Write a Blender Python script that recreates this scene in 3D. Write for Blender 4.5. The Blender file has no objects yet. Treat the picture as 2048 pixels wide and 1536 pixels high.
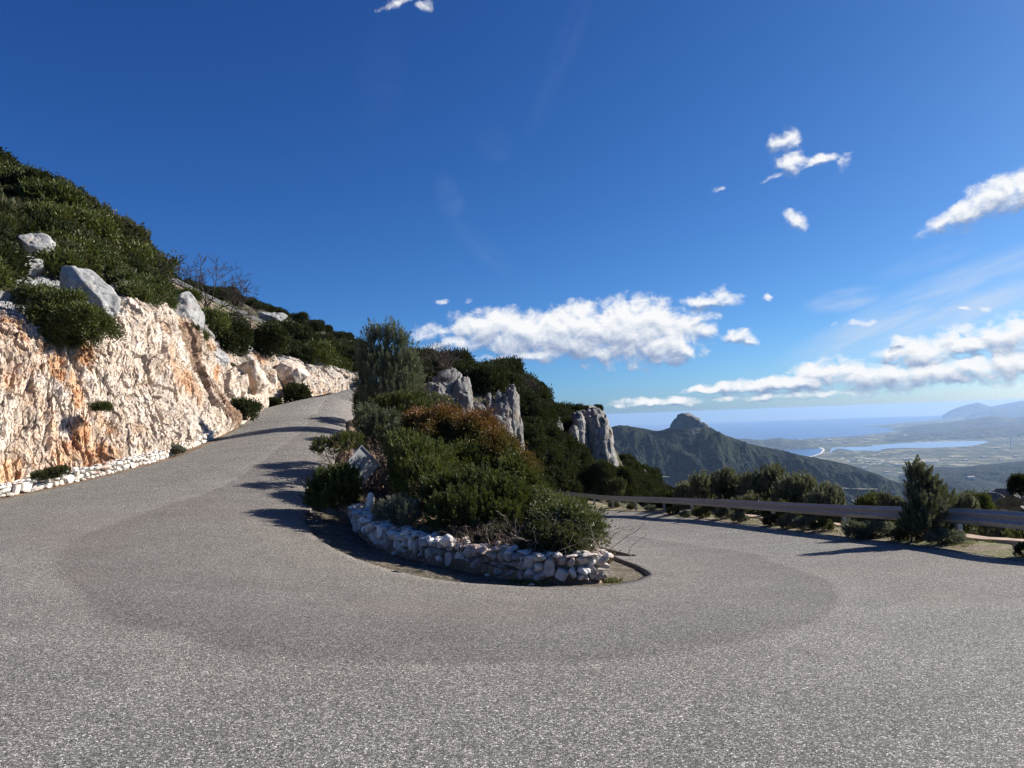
import bpy, math, random
import numpy as np
from mathutils import Vector, Matrix
from mathutils.geometry import tessellate_polygon

C = bpy.context.scene.collection
RAD = math.radians
random.seed(11)
# ------------------------------------------------------------------ camera frame (camera at the origin, Y ahead, Z up)
FPX, CXP, CYP = 1500.0, 1024.0, 768.0
PITCH, ROLL = math.atan(69 / 1500.0), RAD(2.1)
SEA = -640.0
_f = np.array([0, math.cos(PITCH), math.sin(PITCH)])
_u0 = np.array([0, -math.sin(PITCH), math.cos(PITCH)])
_r0 = np.array([1.0, 0, 0])
CR = math.cos(ROLL) * _r0 - math.sin(ROLL) * _u0
CU = math.sin(ROLL) * _r0 + math.cos(ROLL) * _u0


def ray(px, py):
    return _f + (px - CXP) / FPX * CR - (py - CYP) / FPX * CU


def at(px, py, Y):
    d = ray(px, py)
    return d * (Y / d[1])


def at_z(px, py, z):
    d = ray(px, py)
    return d * (z / d[2])


def pxm(Y):
    return Y / FPX


# ------------------------------------------------------------------ tagging
def tag(o, label, cat, group=None):
    o['label'] = label
    o['category'] = cat
    if group:
        o['group'] = group
    return o


def struct(o):
    o['kind'] = 'structure'
    return o


def stuff(o):
    o['kind'] = 'stuff'
    return o


def empty(name, loc=(0, 0, 0)):
    o = bpy.data.objects.new(name, None)
    o.empty_display_size = 0.2
    o.location = Vector([float(v) for v in loc])
    C.objects.link(o)
    return o


# ------------------------------------------------------------------ mesh from arrays
def mesh_np(name, verts, faces, mats=(), smooth=False, attrs=None, mat_idx=None):
    """faces: list of int arrays (n,k)"""
    verts = np.asarray(verts, dtype=np.float32)
    if isinstance(faces, np.ndarray):
        faces = [faces]
    faces = [f for f in faces if len(f)]
    me = bpy.data.meshes.new(name)
    me.vertices.add(len(verts))
    me.vertices.foreach_set('co', verts.ravel())
    loops = np.concatenate([f.ravel() for f in faces]).astype(np.int32)
    sizes = np.concatenate([np.full(len(f), f.shape[1]) for f in faces]).astype(np.int32)
    starts = np.concatenate([[0], np.cumsum(sizes)[:-1]]).astype(np.int32)
    me.loops.add(len(loops))
    me.loops.foreach_set('vertex_index', loops)
    me.polygons.add(len(sizes))
    me.polygons.foreach_set('loop_start', starts)
    me.polygons.foreach_set('loop_total', sizes)
    me.polygons.foreach_set('use_smooth', np.full(len(sizes), bool(smooth)))
    for m in mats:
        me.materials.append(m)
    if mat_idx is not None:
        me.polygons.foreach_set('material_index', np.asarray(mat_idx, dtype=np.int32))
    for k, v in (attrs or {}).items():
        a = me.attributes.new(k, 'FLOAT', 'POINT')
        a.data.foreach_set('value', np.asarray(v, dtype=np.float32))
    me.update(calc_edges=True)
    return me


def obj(name, me, parent=None, loc=None, origin=None):
    """origin: move the mesh so that its own origin sits there (world)"""
    o = bpy.data.objects.new(name, me)
    C.objects.link(o)
    if parent is not None:
        o.parent = parent
    if loc is not None:
        o.location = Vector([float(v) for v in loc])
    return o


def grid_faces(nr, nc):
    i = np.arange(nr - 1)[:, None] * nc + np.arange(nc - 1)[None, :]
    return np.stack([i, i + 1, i + nc + 1, i + nc], -1).reshape(-1, 4)


# ------------------------------------------------------------------ noise (numpy)
def _hash(ix, iy, iz, seed):
    h = (ix.astype(np.int64) * 374761393 + iy.astype(np.int64) * 668265263 + iz.astype(np.int64) * 2147483647 + seed * 974634777) & 0xFFFFFFFF
    h = ((h ^ (h >> 13)) * 1274126177) & 0xFFFFFFFF
    h = ((h ^ (h >> 16)) * 2246822519) & 0xFFFFFFFF
    return (h ^ (h >> 15)) & 0xFFFFFFFF


def hash01(ix, iy, iz, seed):
    return _hash(ix, iy, iz, seed) / 4294967295.0


def perlin(p, seed=0):
    p = np.asarray(p, float)
    i0 = np.floor(p).astype(np.int64)
    f = p - i0
    w = f * f * f * (f * (f * 6 - 15) + 10)
    out = 0
    for dx in (0, 1):
        for dy in (0, 1):
            for dz in (0, 1):
                h = _hash(i0[:, 0] + dx, i0[:, 1] + dy, i0[:, 2] + dz, seed)
                gx = (h & 1023) / 511.5 - 1
                gy = ((h >> 10) & 1023) / 511.5 - 1
                gz = ((h >> 20) & 1023) / 511.5 - 1
                d = gx * (f[:, 0] - dx) + gy * (f[:, 1] - dy) + gz * (f[:, 2] - dz)
                wx = w[:, 0] if dx else 1 - w[:, 0]
                wy = w[:, 1] if dy else 1 - w[:, 1]
                wz = w[:, 2] if dz else 1 - w[:, 2]
                out = out + d * wx * wy * wz
    return out


def fbm(p, octaves=4, seed=0, gain=0.5):
    p = np.asarray(p, float)
    a, out, s = 1.0, 0, 1.0
    for k in range(octaves):
        out = out + a * perlin(p * s + 17.3 * k, seed + k)
        a *= gain
        s *= 2.03
    return out


def ridged(p, octaves=4, seed=0):
    a, out, s = 1.0, 0, 1.0
    for k in range(octaves):
        out = out + a * (1 - 2 * np.abs(perlin(np.asarray(p) * s + 9.1 * k, seed + k)))
        a *= 0.5
        s *= 2.1
    return out


def worley(p, seed=0):
    """F1, F2, delta to nearest point, id hash"""
    p = np.asarray(p, float)
    i0 = np.floor(p).astype(np.int64)
    n = len(p)
    F1 = np.full(n, 9.0)
    F2 = np.full(n, 9.0)
    D = np.zeros((n, 3))
    ID = np.zeros(n, dtype=np.int64)
    for dx in (-1, 0, 1):
        for dy in (-1, 0, 1):
            for dz in (-1, 0, 1):
                cx, cy, cz = i0[:, 0] + dx, i0[:, 1] + dy, i0[:, 2] + dz
                h = _hash(cx, cy, cz, seed)
                q = np.stack([cx + (h & 1023) / 1023.0, cy + ((h >> 10) & 1023) / 1023.0, cz + ((h >> 20) & 1023) / 1023.0], -1)
                d = p - q
                r = np.sqrt((d * d).sum(-1))
                near = r < F1
                F2 = np.where(near, F1, np.minimum(F2, r))
                F1 = np.where(near, r, F1)
                D[near] = d[near]
                ID[near] = h[near]
    return F1, F2, D, ID


def fracture(p, seed=0, tilt=0.7, step=0.5, groove=0.09):
    """blocky broken-rock relief in units of the cell size: (displacement, crack 0..1, cell random)"""
    F1, F2, D, ID = worley(p, seed)
    g = np.stack([((ID * 7919) >> 3 & 1023) / 511.5 - 1, ((ID * 104729) >> 5 & 1023) / 511.5 - 1, ((ID * 1299709) >> 7 & 1023) / 511.5 - 1], -1)
    rnd = ((ID * 15485863) >> 6 & 1023) / 1023.0
    v = (D * g).sum(-1) * tilt + (rnd - 0.5) * step
    e = np.clip((F2 - F1) / 0.10, 0, 1)
    return v - groove * (1 - e), 1 - e, rnd


# ------------------------------------------------------------------ curves
def cr_curve(pts, n):
    """Catmull-Rom through pts (m,d) -> (n,d), uniform parameter"""
    pts = np.asarray(pts, float)
    m = len(pts)
    t = np.linspace(0, m - 1, n)
    i = np.minimum(t.astype(int), m - 2)
    f = (t - i).reshape((-1,) + (1,) * (pts.ndim - 1))
    p1, p2 = pts[i], pts[i + 1]
    p0 = np.where((i > 0).reshape(f.shape), pts[np.maximum(i - 1, 0)], 2 * p1 - p2)
    p3 = np.where((i < m - 2).reshape(f.shape), pts[np.minimum(i + 2, m - 1)], 2 * p2 - p1)
    return 0.5 * (2 * p1 + (p2 - p0) * f + (2 * p0 - 5 * p1 + 4 * p2 - p3) * f ** 2 + (3 * p1 - p0 - 3 * p2 + p3) * f ** 3)


def resample(pts, step):
    pts = np.asarray(pts, float)
    s = np.concatenate([[0], np.cumsum(np.linalg.norm(np.diff(pts, axis=0), axis=1))])
    n = max(2, int(s[-1] / step) + 1)
    t = np.linspace(0, s[-1], n)
    return np.stack([np.interp(t, s, pts[:, k]) for k in range(pts.shape[1])], -1), s[-1]


def loft(ctrl, nl, ns):
    """ctrl (L,S,3) -> (nl,ns,3)"""
    a = cr_curve(np.asarray(ctrl, float), nl)
    return np.swapaxes(cr_curve(np.swapaxes(a, 0, 1), ns), 0, 1)


def grid_normals(P):
    du = np.gradient(P, axis=0)
    dv = np.gradient(P, axis=1)
    n = np.cross(du, dv)
    return n / np.maximum(np.linalg.norm(n, axis=-1, keepdims=True), 1e-9)


def tubes(lines, sides=4):
    """lines: list of (pts (n,3), radii (n,)) -> verts, quads"""
    V, F, b = [], [], 0
    ang = np.arange(sides) * 2 * math.pi / sides
    ca, sa = np.cos(ang), np.sin(ang)
    for pts, rad in lines:
        pts = np.asarray(pts, float)
        n = len(pts)
        rad = np.broadcast_to(np.asarray(rad, float), (n,))
        t = np.gradient(pts, axis=0)
        t /= np.maximum(np.linalg.norm(t, axis=1, keepdims=True), 1e-9)
        ref = np.where(np.abs(t[:, 2:3]) > 0.9, [[1.0, 0, 0]], [[0, 0, 1.0]])
        a = np.cross(t, ref)
        a /= np.maximum(np.linalg.norm(a, axis=1, keepdims=True), 1e-9)
        c = np.cross(t, a)
        ring = pts[:, None] + rad[:, None, None] * (a[:, None] * ca[None, :, None] + c[:, None] * sa[None, :, None])
        V.append(ring.reshape(-1, 3))
        i = np.arange(n - 1)[:, None] * sides + np.arange(sides)[None]
        j = np.arange(n - 1)[:, None] * sides + (np.arange(sides)[None] + 1) % sides
        F.append(np.stack([i, j, j + sides, i + sides], -1).reshape(-1, 4) + b)
        b += n * sides
    return np.concatenate(V), np.concatenate(F)


def box_arrays(cx, cy, cz, sx, sy, sz, rot=None):
    v = np.array([[x, y, z] for x in (-.5, .5) for y in (-.5, .5) for z in (-.5, .5)]) * [sx, sy, sz]
    if rot is not None:
        v = v @ np.asarray(rot).T
    f = np.array([[0, 1, 3, 2], [4, 6, 7, 5], [0, 4, 5, 1], [2, 3, 7, 6], [0, 2, 6, 4], [1, 5, 7, 3]])
    return v + [cx, cy, cz], f


def join(parts):
    V, F, b = [], [], 0
    for v, f in parts:
        V.append(v)
        F.append(np.asarray(f) + b)
        b += len(v)
    k = {}
    for f in F:
        k.setdefault(f.shape[1], []).append(f)
    return np.concatenate(V), [np.concatenate(x) for x in k.values()]


_ICO = {}


def ico(n):
    if n not in _ICO:
        import bmesh
        bm = bmesh.new()
        bmesh.ops.create_icosphere(bm, subdivisions=n, radius=1)
        bm.verts.ensure_lookup_table()
        v = np.array([x.co[:] for x in bm.verts])
        f = np.array([[q.index for q in x.verts] for x in bm.faces])
        bm.free()
        _ICO[n] = (v / np.linalg.norm(v, axis=1, keepdims=True), f)
    return _ICO[n]


def stone(r, sub=2, cuts=12, lo=0.62, hi=0.95, boxy=0):
    """unit faceted stone"""
    v, f = ico(sub)
    if boxy:
        w = np.sign(v) * np.abs(v) ** boxy
        v = w / (np.abs(w) ** 4).sum(1, keepdims=True) ** .25
    n = r.normal(size=(cuts, 3))
    n /= np.linalg.norm(n, axis=1, keepdims=True)
    d = r.uniform(lo, hi, cuts)
    c = v @ n.T
    s = np.where(c > 1e-3, d / np.maximum(c, 1e-3), 9).min(1)
    return v * np.minimum(s, 1.05)[:, None], f


# ------------------------------------------------------------------ node helpers
def new_mat(name):
    m = bpy.data.materials.new(name)
    m.use_nodes = True
    nt = m.node_tree
    nt.nodes.clear()
    return m, nt


class NT:
    def __init__(s, nt):
        s.t = nt

    def n(s, typ, ins=None, **kw):
        x = s.t.nodes.new(typ)
        for k, v in kw.items():
            setattr(x, k, v)
        for k, v in (ins or {}).items():
            s.put(x.inputs[k], v)
        return x

    def put(s, sock, v):
        if isinstance(v, bpy.types.NodeSocket):
            s.t.links.new(v, sock)
        else:
            sock.default_value = v

    def math(s, op, a, b=None, c=None, clamp=False):
        x = s.t.nodes.new('ShaderNodeMath')
        x.operation = op
        x.use_clamp = clamp
        for i, v in enumerate((a, b, c)):
            if v is not None:
                s.put(x.inputs[i], v)
        return x.outputs[0]

    def vmath(s, op, a, b=None, scale=None):
        x = s.t.nodes.new('ShaderNodeVectorMath')
        x.operation = op
        s.put(x.inputs[0], a)
        if b is not None:
            s.put(x.inputs[1], b)
        if scale is not None:
            s.put(x.inputs['Scale'], scale)
        return x.outputs[0]

    def mix(s, fac, a, b, blend='MIX'):
        x = s.t.nodes.new('ShaderNodeMix')
        x.data_type = 'RGBA'
        x.blend_type = blend
        x.clamp_factor = True
        s.put(x.inputs[0], fac)
        s.put(x.inputs[6], col(a))
        s.put(x.inputs[7], col(b))
        return x.outputs[2]

    def ramp(s, fac, stops, interp='LINEAR'):
        x = s.t.nodes.new('ShaderNodeValToRGB')
        x.color_ramp.interpolation = interp
        e = x.color_ramp.elements
        while len(e) > 1:
            e.remove(e[-1])
        e[0].position = stops[0][0]
        e[0].color = col(stops[0][1])
        for p, c in stops[1:]:
            q = e.new(p)
            q.color = col(c)
        s.put(x.inputs[0], fac)
        return x.outputs[0]

    def noise(s, vec, scale, detail=4, rough=0.55, dist=0.0, out=0):
        x = s.n('ShaderNodeTexNoise', {'Scale': scale, 'Detail': detail, 'Roughness': rough, 'Distortion': dist})
        s.put(x.inputs['Vector'], vec)
        return x.outputs[out]

    def voro(s, vec, scale, feature='F1', out='Distance', rnd=1.0):
        x = s.n('ShaderNodeTexVoronoi', {'Scale': scale, 'Randomness': rnd})
        x.feature = feature
        s.put(x.inputs['Vector'], vec)
        return x.outputs[out]

    def smooth(s, v, a, b):
        x = s.t.nodes.new('ShaderNodeMapRange')
        x.interpolation_type = 'SMOOTHSTEP'
        s.put(x.inputs[0], v)
        s.put(x.inputs[1], a)
        s.put(x.inputs[2], b)
        return x.outputs[0]

    def attr(s, name):
        return s.n('ShaderNodeAttribute', attribute_name=name).outputs['Fac']

    def objco(s):
        return s.n('ShaderNodeTexCoord').outputs['Object']

    def pos(s):
        return s.n('ShaderNodeNewGeometry').outputs['Position']

    def principled(s, color, rough=0.9, normal=None, metallic=0.0, spec=0.3):
        b = s.n('ShaderNodeBsdfPrincipled', {'Base Color': col(color), 'Roughness': rough, 'Metallic': metallic, 'Specular IOR Level': spec})
        if normal is not None:
            s.put(b.inputs['Normal'], normal)
        return b

    def bump(s, h, strength=0.5, dist=0.05):
        return s.n('ShaderNodeBump', {'Height': h, 'Strength': strength, 'Distance': dist}).outputs[0]

    def out(s, shader):
        o = s.t.nodes.new('ShaderNodeOutputMaterial')
        s.t.links.new(shader, o.inputs['Surface'])


def col(c):
    if isinstance(c, (tuple, list)):
        return tuple(c) + (1.0,) if len(c) == 3 else tuple(c)
    return c
# ================================================================== materials
def simple_mat(name, color, rough=0.85, metallic=0.0, var=0.25, scale=6.0, spec=0.3):
    m, nt = new_mat(name)
    N = NT(nt)
    n = N.noise(N.objco(), scale, 5)
    dark = tuple(c * (1 - var) for c in color)
    light = tuple(min(1, c * (1 + var)) for c in color)
    cc = N.ramp(n, [(0.3, dark), (0.7, light)])
    N.out(N.principled(cc, rough, metallic=metallic, spec=spec).outputs[0])
    return m


def asphalt_mat():
    m, nt = new_mat('asphalt')
    N = NT(nt)
    p = N.pos()
    v = N.attr('across')
    s = N.attr('along')
    # aggregate: two sizes of chips, each chip its own grey
    wp = N.vmath('ADD', p, N.vmath('SCALE', N.n('ShaderNodeTexNoise', {'Scale': 60.0, 'Vector': p}).outputs['Color'], scale=0.006))
    c1 = N.n('ShaderNodeSeparateColor', {0: N.voro(wp, 88, out='Color')}).outputs
    c2 = N.n('ShaderNodeSeparateColor', {0: N.voro(wp, 150, out='Color')}).outputs
    chip = N.math('ADD', N.math('MULTIPLY', c1[0], 0.55), N.math('MULTIPLY', c2[1], 0.45))
    tar = N.voro(wp, 88, 'DISTANCE_TO_EDGE')
    base = N.ramp(chip, [(0.12, (0.036, 0.033, 0.030)), (0.38, (0.125, 0.118, 0.108)), (0.60, (0.195, 0.185, 0.170)), (0.80, (0.40, 0.38, 0.35)), (0.93, (0.75, 0.72, 0.67))])
    base = N.mix(N.math('MULTIPLY', N.smooth(tar, 0.10, 0.0), 0.55), base, (0.04, 0.04, 0.04))
    # wheel-polished bands along the bend (wear in the surfacing)
    nz = N.noise(p, 0.35, 3)
    vv = N.math('ADD', v, N.math('MULTIPLY', N.math('SUBTRACT', nz, 0.5), 0.07))
    inner = N.ramp(vv, [(0.0, (1.06, 1.02, 0.97)), (0.14, (1.02, 0.98, 0.94)), (0.30, (0.95, 0.925, 0.905)), (0.46, (0.855, 0.835, 0.82)), (0.535, (0.85, 0.82, 0.80)),
                        (0.553, (1.13, 1.11, 1.08)), (0.60, (1.05, 1.04, 1.02)), (0.75, (1.0, 1.0, 0.99)), (0.9, (1.02, 1.02, 1.0)), (1.0, (1.1, 1.08, 1.02))])
    base = N.mix(1.0, base, inner, 'MULTIPLY')
    blot = N.noise(p, 0.9, 5, 0.6)
    base = N.mix(1.0, base, N.ramp(blot, [(0.28, (0.86, 0.85, 0.84)), (0.72, (1.12, 1.12, 1.12))]), 'MULTIPLY')
    blot2 = N.noise(p, 0.22, 4, 0.6)
    base = N.mix(N.math('MULTIPLY', N.smooth(blot2, 0.48, 0.66), 0.26), base, (0.21, 0.155, 0.13))
    h = N.math('ADD', N.math('MULTIPLY', chip, 0.5), N.smooth(tar, 0.0, 0.15))
    nor = N.bump(h, 0.8, 0.008)
    N.out(N.principled(base, 0.82, nor, spec=0.35).outputs[0])
    return m


def rock_mat(name, palette, grey=(0.30, 0.30, 0.295), stain=(0.37, 0.17, 0.075), stain_amt=0.8, scale=1.0, streak=True):
    """attributes: crack, weather (0 fresh .. 1 grey lichen), cell"""
    m, nt = new_mat(name)
    N = NT(nt)
    p = N.objco()
    ps = N.vmath('SCALE', p, scale=scale)
    n1 = N.noise(ps, 1.3, 8, 0.65)
    n2 = N.noise(ps, 7.0, 8, 0.7)
    cell = N.attr('cell')
    k = N.math('ADD', N.math('ADD', N.math('MULTIPLY', n1, 0.45), N.math('MULTIPLY', n2, 0.4)), N.math('MULTIPLY', cell, 0.22))
    fresh = N.ramp(k, [(0.32, palette[0]), (0.46, palette[1]), (0.58, palette[2]), (0.72, palette[3])])
    # iron stains and earth: large soft patches, broken by fine noise
    st = N.n('ShaderNodeMapping', {'Vector': ps, 'Rotation': (0.0, 0.5, 0.0), 'Scale': (1.0, 0.7, 0.45)}).outputs[0]
    sn = N.math('ADD', N.noise(st, 0.42, 5, 0.62), N.math('MULTIPLY', N.math('SUBTRACT', n2, 0.5), 0.22))
    sm = N.math('MULTIPLY', N.smooth(sn, 0.535, 0.69), stain_amt)
    stc = N.mix(N.smooth(N.noise(ps, 2.2, 4), 0.35, 0.65), stain, (0.58, 0.40, 0.24))
    sm = N.math('MAXIMUM', sm, N.math('MULTIPLY', N.smooth(N.math('ADD', N.attr('stain'), N.math('MULTIPLY', N.math('SUBTRACT', N.noise(ps, 1.7, 7, .7), .5), 1.2)), .38, .68), .92))
    fresh = N.mix(sm, fresh, stc)
    sp = N.math('MULTIPLY', N.smooth(N.noise(ps, 3.1, 6, 0.7), 0.60, 0.70), 0.5)
    fresh = N.mix(sp, fresh, (0.16, 0.115, 0.085))
    # weathered grey
    gk = N.noise(ps, 3.5, 8, 0.7)
    gs = N.n('ShaderNodeMapping', {'Vector': ps, 'Scale': (1.0, 1.0, 0.22)}).outputs[0]
    gst = N.noise(gs, 2.6, 6, 0.65)
    g = N.ramp(gk, [(0.3, tuple(c * 0.62 for c in grey)), (0.5, grey), (0.7, tuple(min(0.8, c * 1.38) for c in grey))])
    g = N.mix(N.math('MULTIPLY', N.smooth(gst, 0.52, 0.68), 0.55), g, (0.10, 0.10, 0.10))
    g = N.mix(N.math('MULTIPLY', N.smooth(N.noise(ps, 0.8, 5), 0.56, 0.68), 0.35), g, (0.40, 0.27, 0.19))
    scr = N.smooth(N.math('ADD', N.attr('scree'), N.math('MULTIPLY', N.math('SUBTRACT', N.noise(ps, 2.4, 7, .7), .5), 1.3)), .4, .62)
    fresh = N.mix(N.math('MULTIPLY', scr, .85), fresh, N.ramp(N.noise(ps, 6, 6, .7), [(.3, (.085, .05, .03)), (.55, (.22, .13, .075)), (.75, (.42, .29, .19))]))
    w = N.math('ADD', N.attr('weather'), N.math('MULTIPLY', N.math('SUBTRACT', n1, 0.5), 0.9))
    c = N.mix(N.smooth(w, 0.35, 0.65), fresh, g)
    c = N.mix(N.math('MULTIPLY', N.attr('crack'), 0.85), c, (0.065, 0.045, 0.032))
    so = N.smooth(N.math('ADD', N.attr('soil'), N.math('MULTIPLY', N.math('SUBTRACT', N.noise(ps, 1.1, 6, .65), .5), .9)), .4, .6)
    c = N.mix(so, c, N.ramp(N.noise(ps, 3.5, 7, .7), [(.3, (.03, .028, .015)), (.55, (.075, .06, .035)), (.72, (.17, .14, .10))]))
    h = N.math('ADD', N.math('MULTIPLY', N.noise(ps, 9.0, 8, 0.75), 0.6), N.math('MULTIPLY', N.voro(ps, 5.0, 'DISTANCE_TO_EDGE'), 0.5))
    N.out(N.principled(c, 0.92, N.bump(h, 0.6, 0.10 / scale), spec=0.2).outputs[0])
    return m


def leaf_mat(name, dark, mid, light, transl=0.25, extra=None, rough=0.5, spec=0.25):
    """tint attribute picks the leaf colour; 'hue' (0..1) mixes to the extra palette"""
    m, nt = new_mat(name)
    N = NT(nt)
    t = N.attr('tint')
    r = N.n('ShaderNodeObjectInfo').outputs['Random']
    t = N.math('ADD', t, N.math('MULTIPLY', N.math('SUBTRACT', r, 0.5), 0.25))
    c = N.ramp(t, [(0.1, dark), (0.5, mid), (0.9, light)])
    if extra:
        c2 = N.ramp(t, [(0.1, extra[0]), (0.5, extra[1]), (0.9, extra[2])])
        c = N.mix(N.attr('hue'), c, c2)
    b = N.principled(c, rough, spec=spec)
    tr = N.n('ShaderNodeBsdfTranslucent', {'Color': N.mix(0.35, c, (0.12, 0.14, 0.01))})
    x = N.n('ShaderNodeMixShader', {0: transl, 1: b.outputs[0], 2: tr.outputs[0]})
    N.out(x.outputs[0])
    return m


def bark_mat(name, a, b):
    m, nt = new_mat(name)
    N = NT(nt)
    n = N.noise(N.objco(), 9, 5)
    N.out(N.principled(N.ramp(n, [(0.3, a), (0.7, b)]), 0.95, spec=0.1).outputs[0])
    return m


def metal_mat():
    m, nt = new_mat('galvanised_steel')
    N = NT(nt)
    p = N.objco()
    n = N.noise(p, 3.0, 6, 0.6)
    v = N.n('ShaderNodeSeparateColor', {0: N.voro(p, 40, out='Color')}).outputs[0]
    c = N.ramp(N.math('ADD', N.math('MULTIPLY', n, 0.7), N.math('MULTIPLY', v, 0.3)), [(0.3, (0.22, 0.228, 0.238)), (0.7, (0.35, 0.362, 0.375))])
    ns = N.noise(N.n('ShaderNodeMapping', {'Vector': p, 'Scale': (2.0, 2.0, 14.0)}).outputs[0], 1.2, 5)
    c = N.mix(N.math('MULTIPLY', N.smooth(ns, 0.6, 0.75), 0.15), c, (0.20, 0.15, 0.10))
    N.out(N.principled(c, N.math('ADD', 0.42, N.math('MULTIPLY', n, 0.25)), metallic=0.35, spec=0.5).outputs[0])
    return m


def soil_mat(name, a, b, c3, scale=2.0, green=0.0):
    m, nt = new_mat(name)
    N = NT(nt)
    p = N.pos()
    n = N.noise(p, scale, 8, 0.65)
    c = N.ramp(n, [(0.3, a), (0.52, b), (0.72, c3)])
    if green:
        g = N.noise(p, scale * 0.7, 6, 0.6)
        c = N.mix(N.math('MULTIPLY', N.smooth(g, 0.46, 0.6), green), c, N.ramp(N.noise(p, 25, 3), [(0.3, (0.045, 0.06, 0.015)), (0.7, (0.14, 0.15, 0.04))]))
    peb = N.n('ShaderNodeSeparateColor', {0: N.voro(p, 28, out='Color')}).outputs[0]
    c = N.mix(N.math('MULTIPLY', N.smooth(peb, 0.9, 0.97), 0.6), c, (0.42, 0.38, 0.33))
    N.out(N.principled(c, 0.95, N.bump(N.math('ADD', n, N.math('MULTIPLY', peb, 0.2)), 0.6, 0.04), spec=0.15).outputs[0])
    return m


def stone_wall_mat(name, pal):
    m, nt = new_mat(name)
    N = NT(nt)
    p = N.objco()
    r = N.attr('cell')
    n = N.noise(p, 9, 7, 0.65)
    k = N.math('ADD', N.math('MULTIPLY', n, 0.6), N.math('MULTIPLY', r, 0.4))
    c = N.ramp(k, [(0.22, pal[0]), (0.42, pal[1]), (0.60, pal[2]), (0.8, pal[3])])
    st = N.smooth(N.math('ADD', N.noise(p, 2.0, 5), N.math('MULTIPLY', r, 0.2)), 0.62, 0.78)
    c = N.mix(N.math('MULTIPLY', st, 0.65), c, (0.30, 0.155, 0.09))
    li = N.smooth(N.noise(p, 16, 6, 0.7), 0.58, 0.7)
    c = N.mix(N.math('MULTIPLY', li, 0.4), c, (0.14, 0.13, 0.12))
    h = N.math('ADD', N.noise(p, 22, 8, 0.75), N.math('MULTIPLY', N.noise(p, 5, 5), 0.6))
    N.out(N.principled(c, 0.9, N.bump(h, 0.65, 0.035), spec=0.2).outputs[0])
    return m


def forest_mat(name, dark, mid, light, scale, rock=None, bump=1.0, dist=6.0):
    m, nt = new_mat(name)
    N = NT(nt)
    p = N.pos()
    tree = N.voro(p, scale)
    tr = N.n('ShaderNodeSeparateColor', {0: N.voro(p, scale, out='Color')}).outputs[0]
    n = N.noise(p, scale * 0.11, 7, 0.65)
    k = N.math('ADD', N.math('MULTIPLY', n, 0.75), N.math('MULTIPLY', tr, 0.3))
    c = N.ramp(k, [(0.34, dark), (0.54, mid), (0.72, light)])
    if rock:
        rm = N.smooth(N.math('ADD', N.attr('rock'), N.math('MULTIPLY', N.math('SUBTRACT', N.noise(p, scale * 0.4, 6), 0.5), 1.0)), 0.45, 0.6)
        rc = N.ramp(N.noise(p, scale * 0.6, 7, 0.7), [(0.3, tuple(x * 0.55 for x in rock)), (0.7, rock)])
        c = N.mix(rm, c, rc)
    h = N.math('ADD', N.math('MULTIPLY', N.math('SUBTRACT', 1.0, tree), 0.6), n)
    N.out(N.principled(c, 0.95, N.bump(h, bump, dist), spec=0.05).outputs[0])
    return m


M = {}
M['asphalt'] = asphalt_mat()
M['cliff'] = rock_mat('limestone_cut', [(0.135, 0.092, 0.063), (0.41, 0.325, 0.25), (0.575, 0.49, 0.405), (0.71, 0.64, 0.555)], stain_amt=0.9)
M['boulder'] = rock_mat('grey_limestone', [(0.22, 0.21, 0.20), (0.30, 0.29, 0.28), (0.39, 0.38, 0.365), (0.50, 0.49, 0.47)], grey=(0.30, 0.297, 0.29), stain_amt=0.25)
M['crag_sunlit_tone'] = rock_mat('sunlit_tone_limestone', [(0.14, 0.125, 0.11), (0.27, 0.25, 0.225), (0.39, 0.36, 0.325), (0.52, 0.485, 0.435)], grey=(0.27, 0.258, 0.24), stain=(0.36, 0.21, 0.13), stain_amt=0.4, scale=0.45)  # lighter copy of the crag rock, sunlight on the tower put into its colour
M['crag_far'] = simple_mat('far_limestone', (.15, .145, .135), .95, 0, .45, .03, .1)
M['crag'] = rock_mat('crag_limestone', [(0.10, 0.095, 0.09), (0.20, 0.19, 0.175), (0.29, 0.275, 0.255), (0.42, 0.38, 0.335)], grey=(0.185, 0.18, 0.172), stain=(0.36, 0.21, 0.13), stain_amt=0.45, scale=0.45)  # albedo lowered so the colour carries the shade on the crag faces
M['soil'] = soil_mat('red_earth', (0.10, 0.065, 0.04), (0.19, 0.125, 0.08), (0.32, 0.24, 0.16))
M['gutter'] = soil_mat('stained_concrete', (0.060, 0.050, 0.037), (0.10, 0.082, 0.058), (0.165, 0.14, 0.10), 1.6)
M['verge'] = soil_mat('verge_soil', (0.12, 0.095, 0.06), (0.21, 0.165, 0.11), (0.34, 0.28, 0.20), 1.3, green=0.75)
M['scrub'] = soil_mat('scrub_ground', (0.016, 0.016, 0.010), (0.035, 0.032, 0.018), (0.09, 0.075, 0.05), 0.6, green=0.25)
M['wall'] = stone_wall_mat('wall_limestone', [(0.20, 0.17, 0.145), (0.40, 0.36, 0.32), (0.62, 0.58, 0.535), (0.82, 0.80, 0.76)])
M['kerbstone'] = stone_wall_mat('kerb_limestone', [(0.42, 0.38, 0.33), (0.60, 0.56, 0.50), (0.72, 0.69, 0.64), (0.82, 0.80, 0.76)])
M['mortar'] = soil_mat('old_mortar', (0.09, 0.08, 0.07), (0.16, 0.14, 0.12), (0.26, 0.23, 0.20), 5.0)
M['steel'] = metal_mat()
M['old_steel'] = simple_mat('weathered_steel', (0.13, 0.13, 0.128), 0.6, 0.3, 0.25, 2.0, 0.4)
M['concrete'] = simple_mat('weathered_concrete', (0.145, 0.112, 0.083), 0.9, var=0.5, scale=0.9)
M['brick'] = simple_mat('pink_edging', (0.40, 0.285, 0.21), 0.9, var=0.3, scale=3.0)
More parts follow.
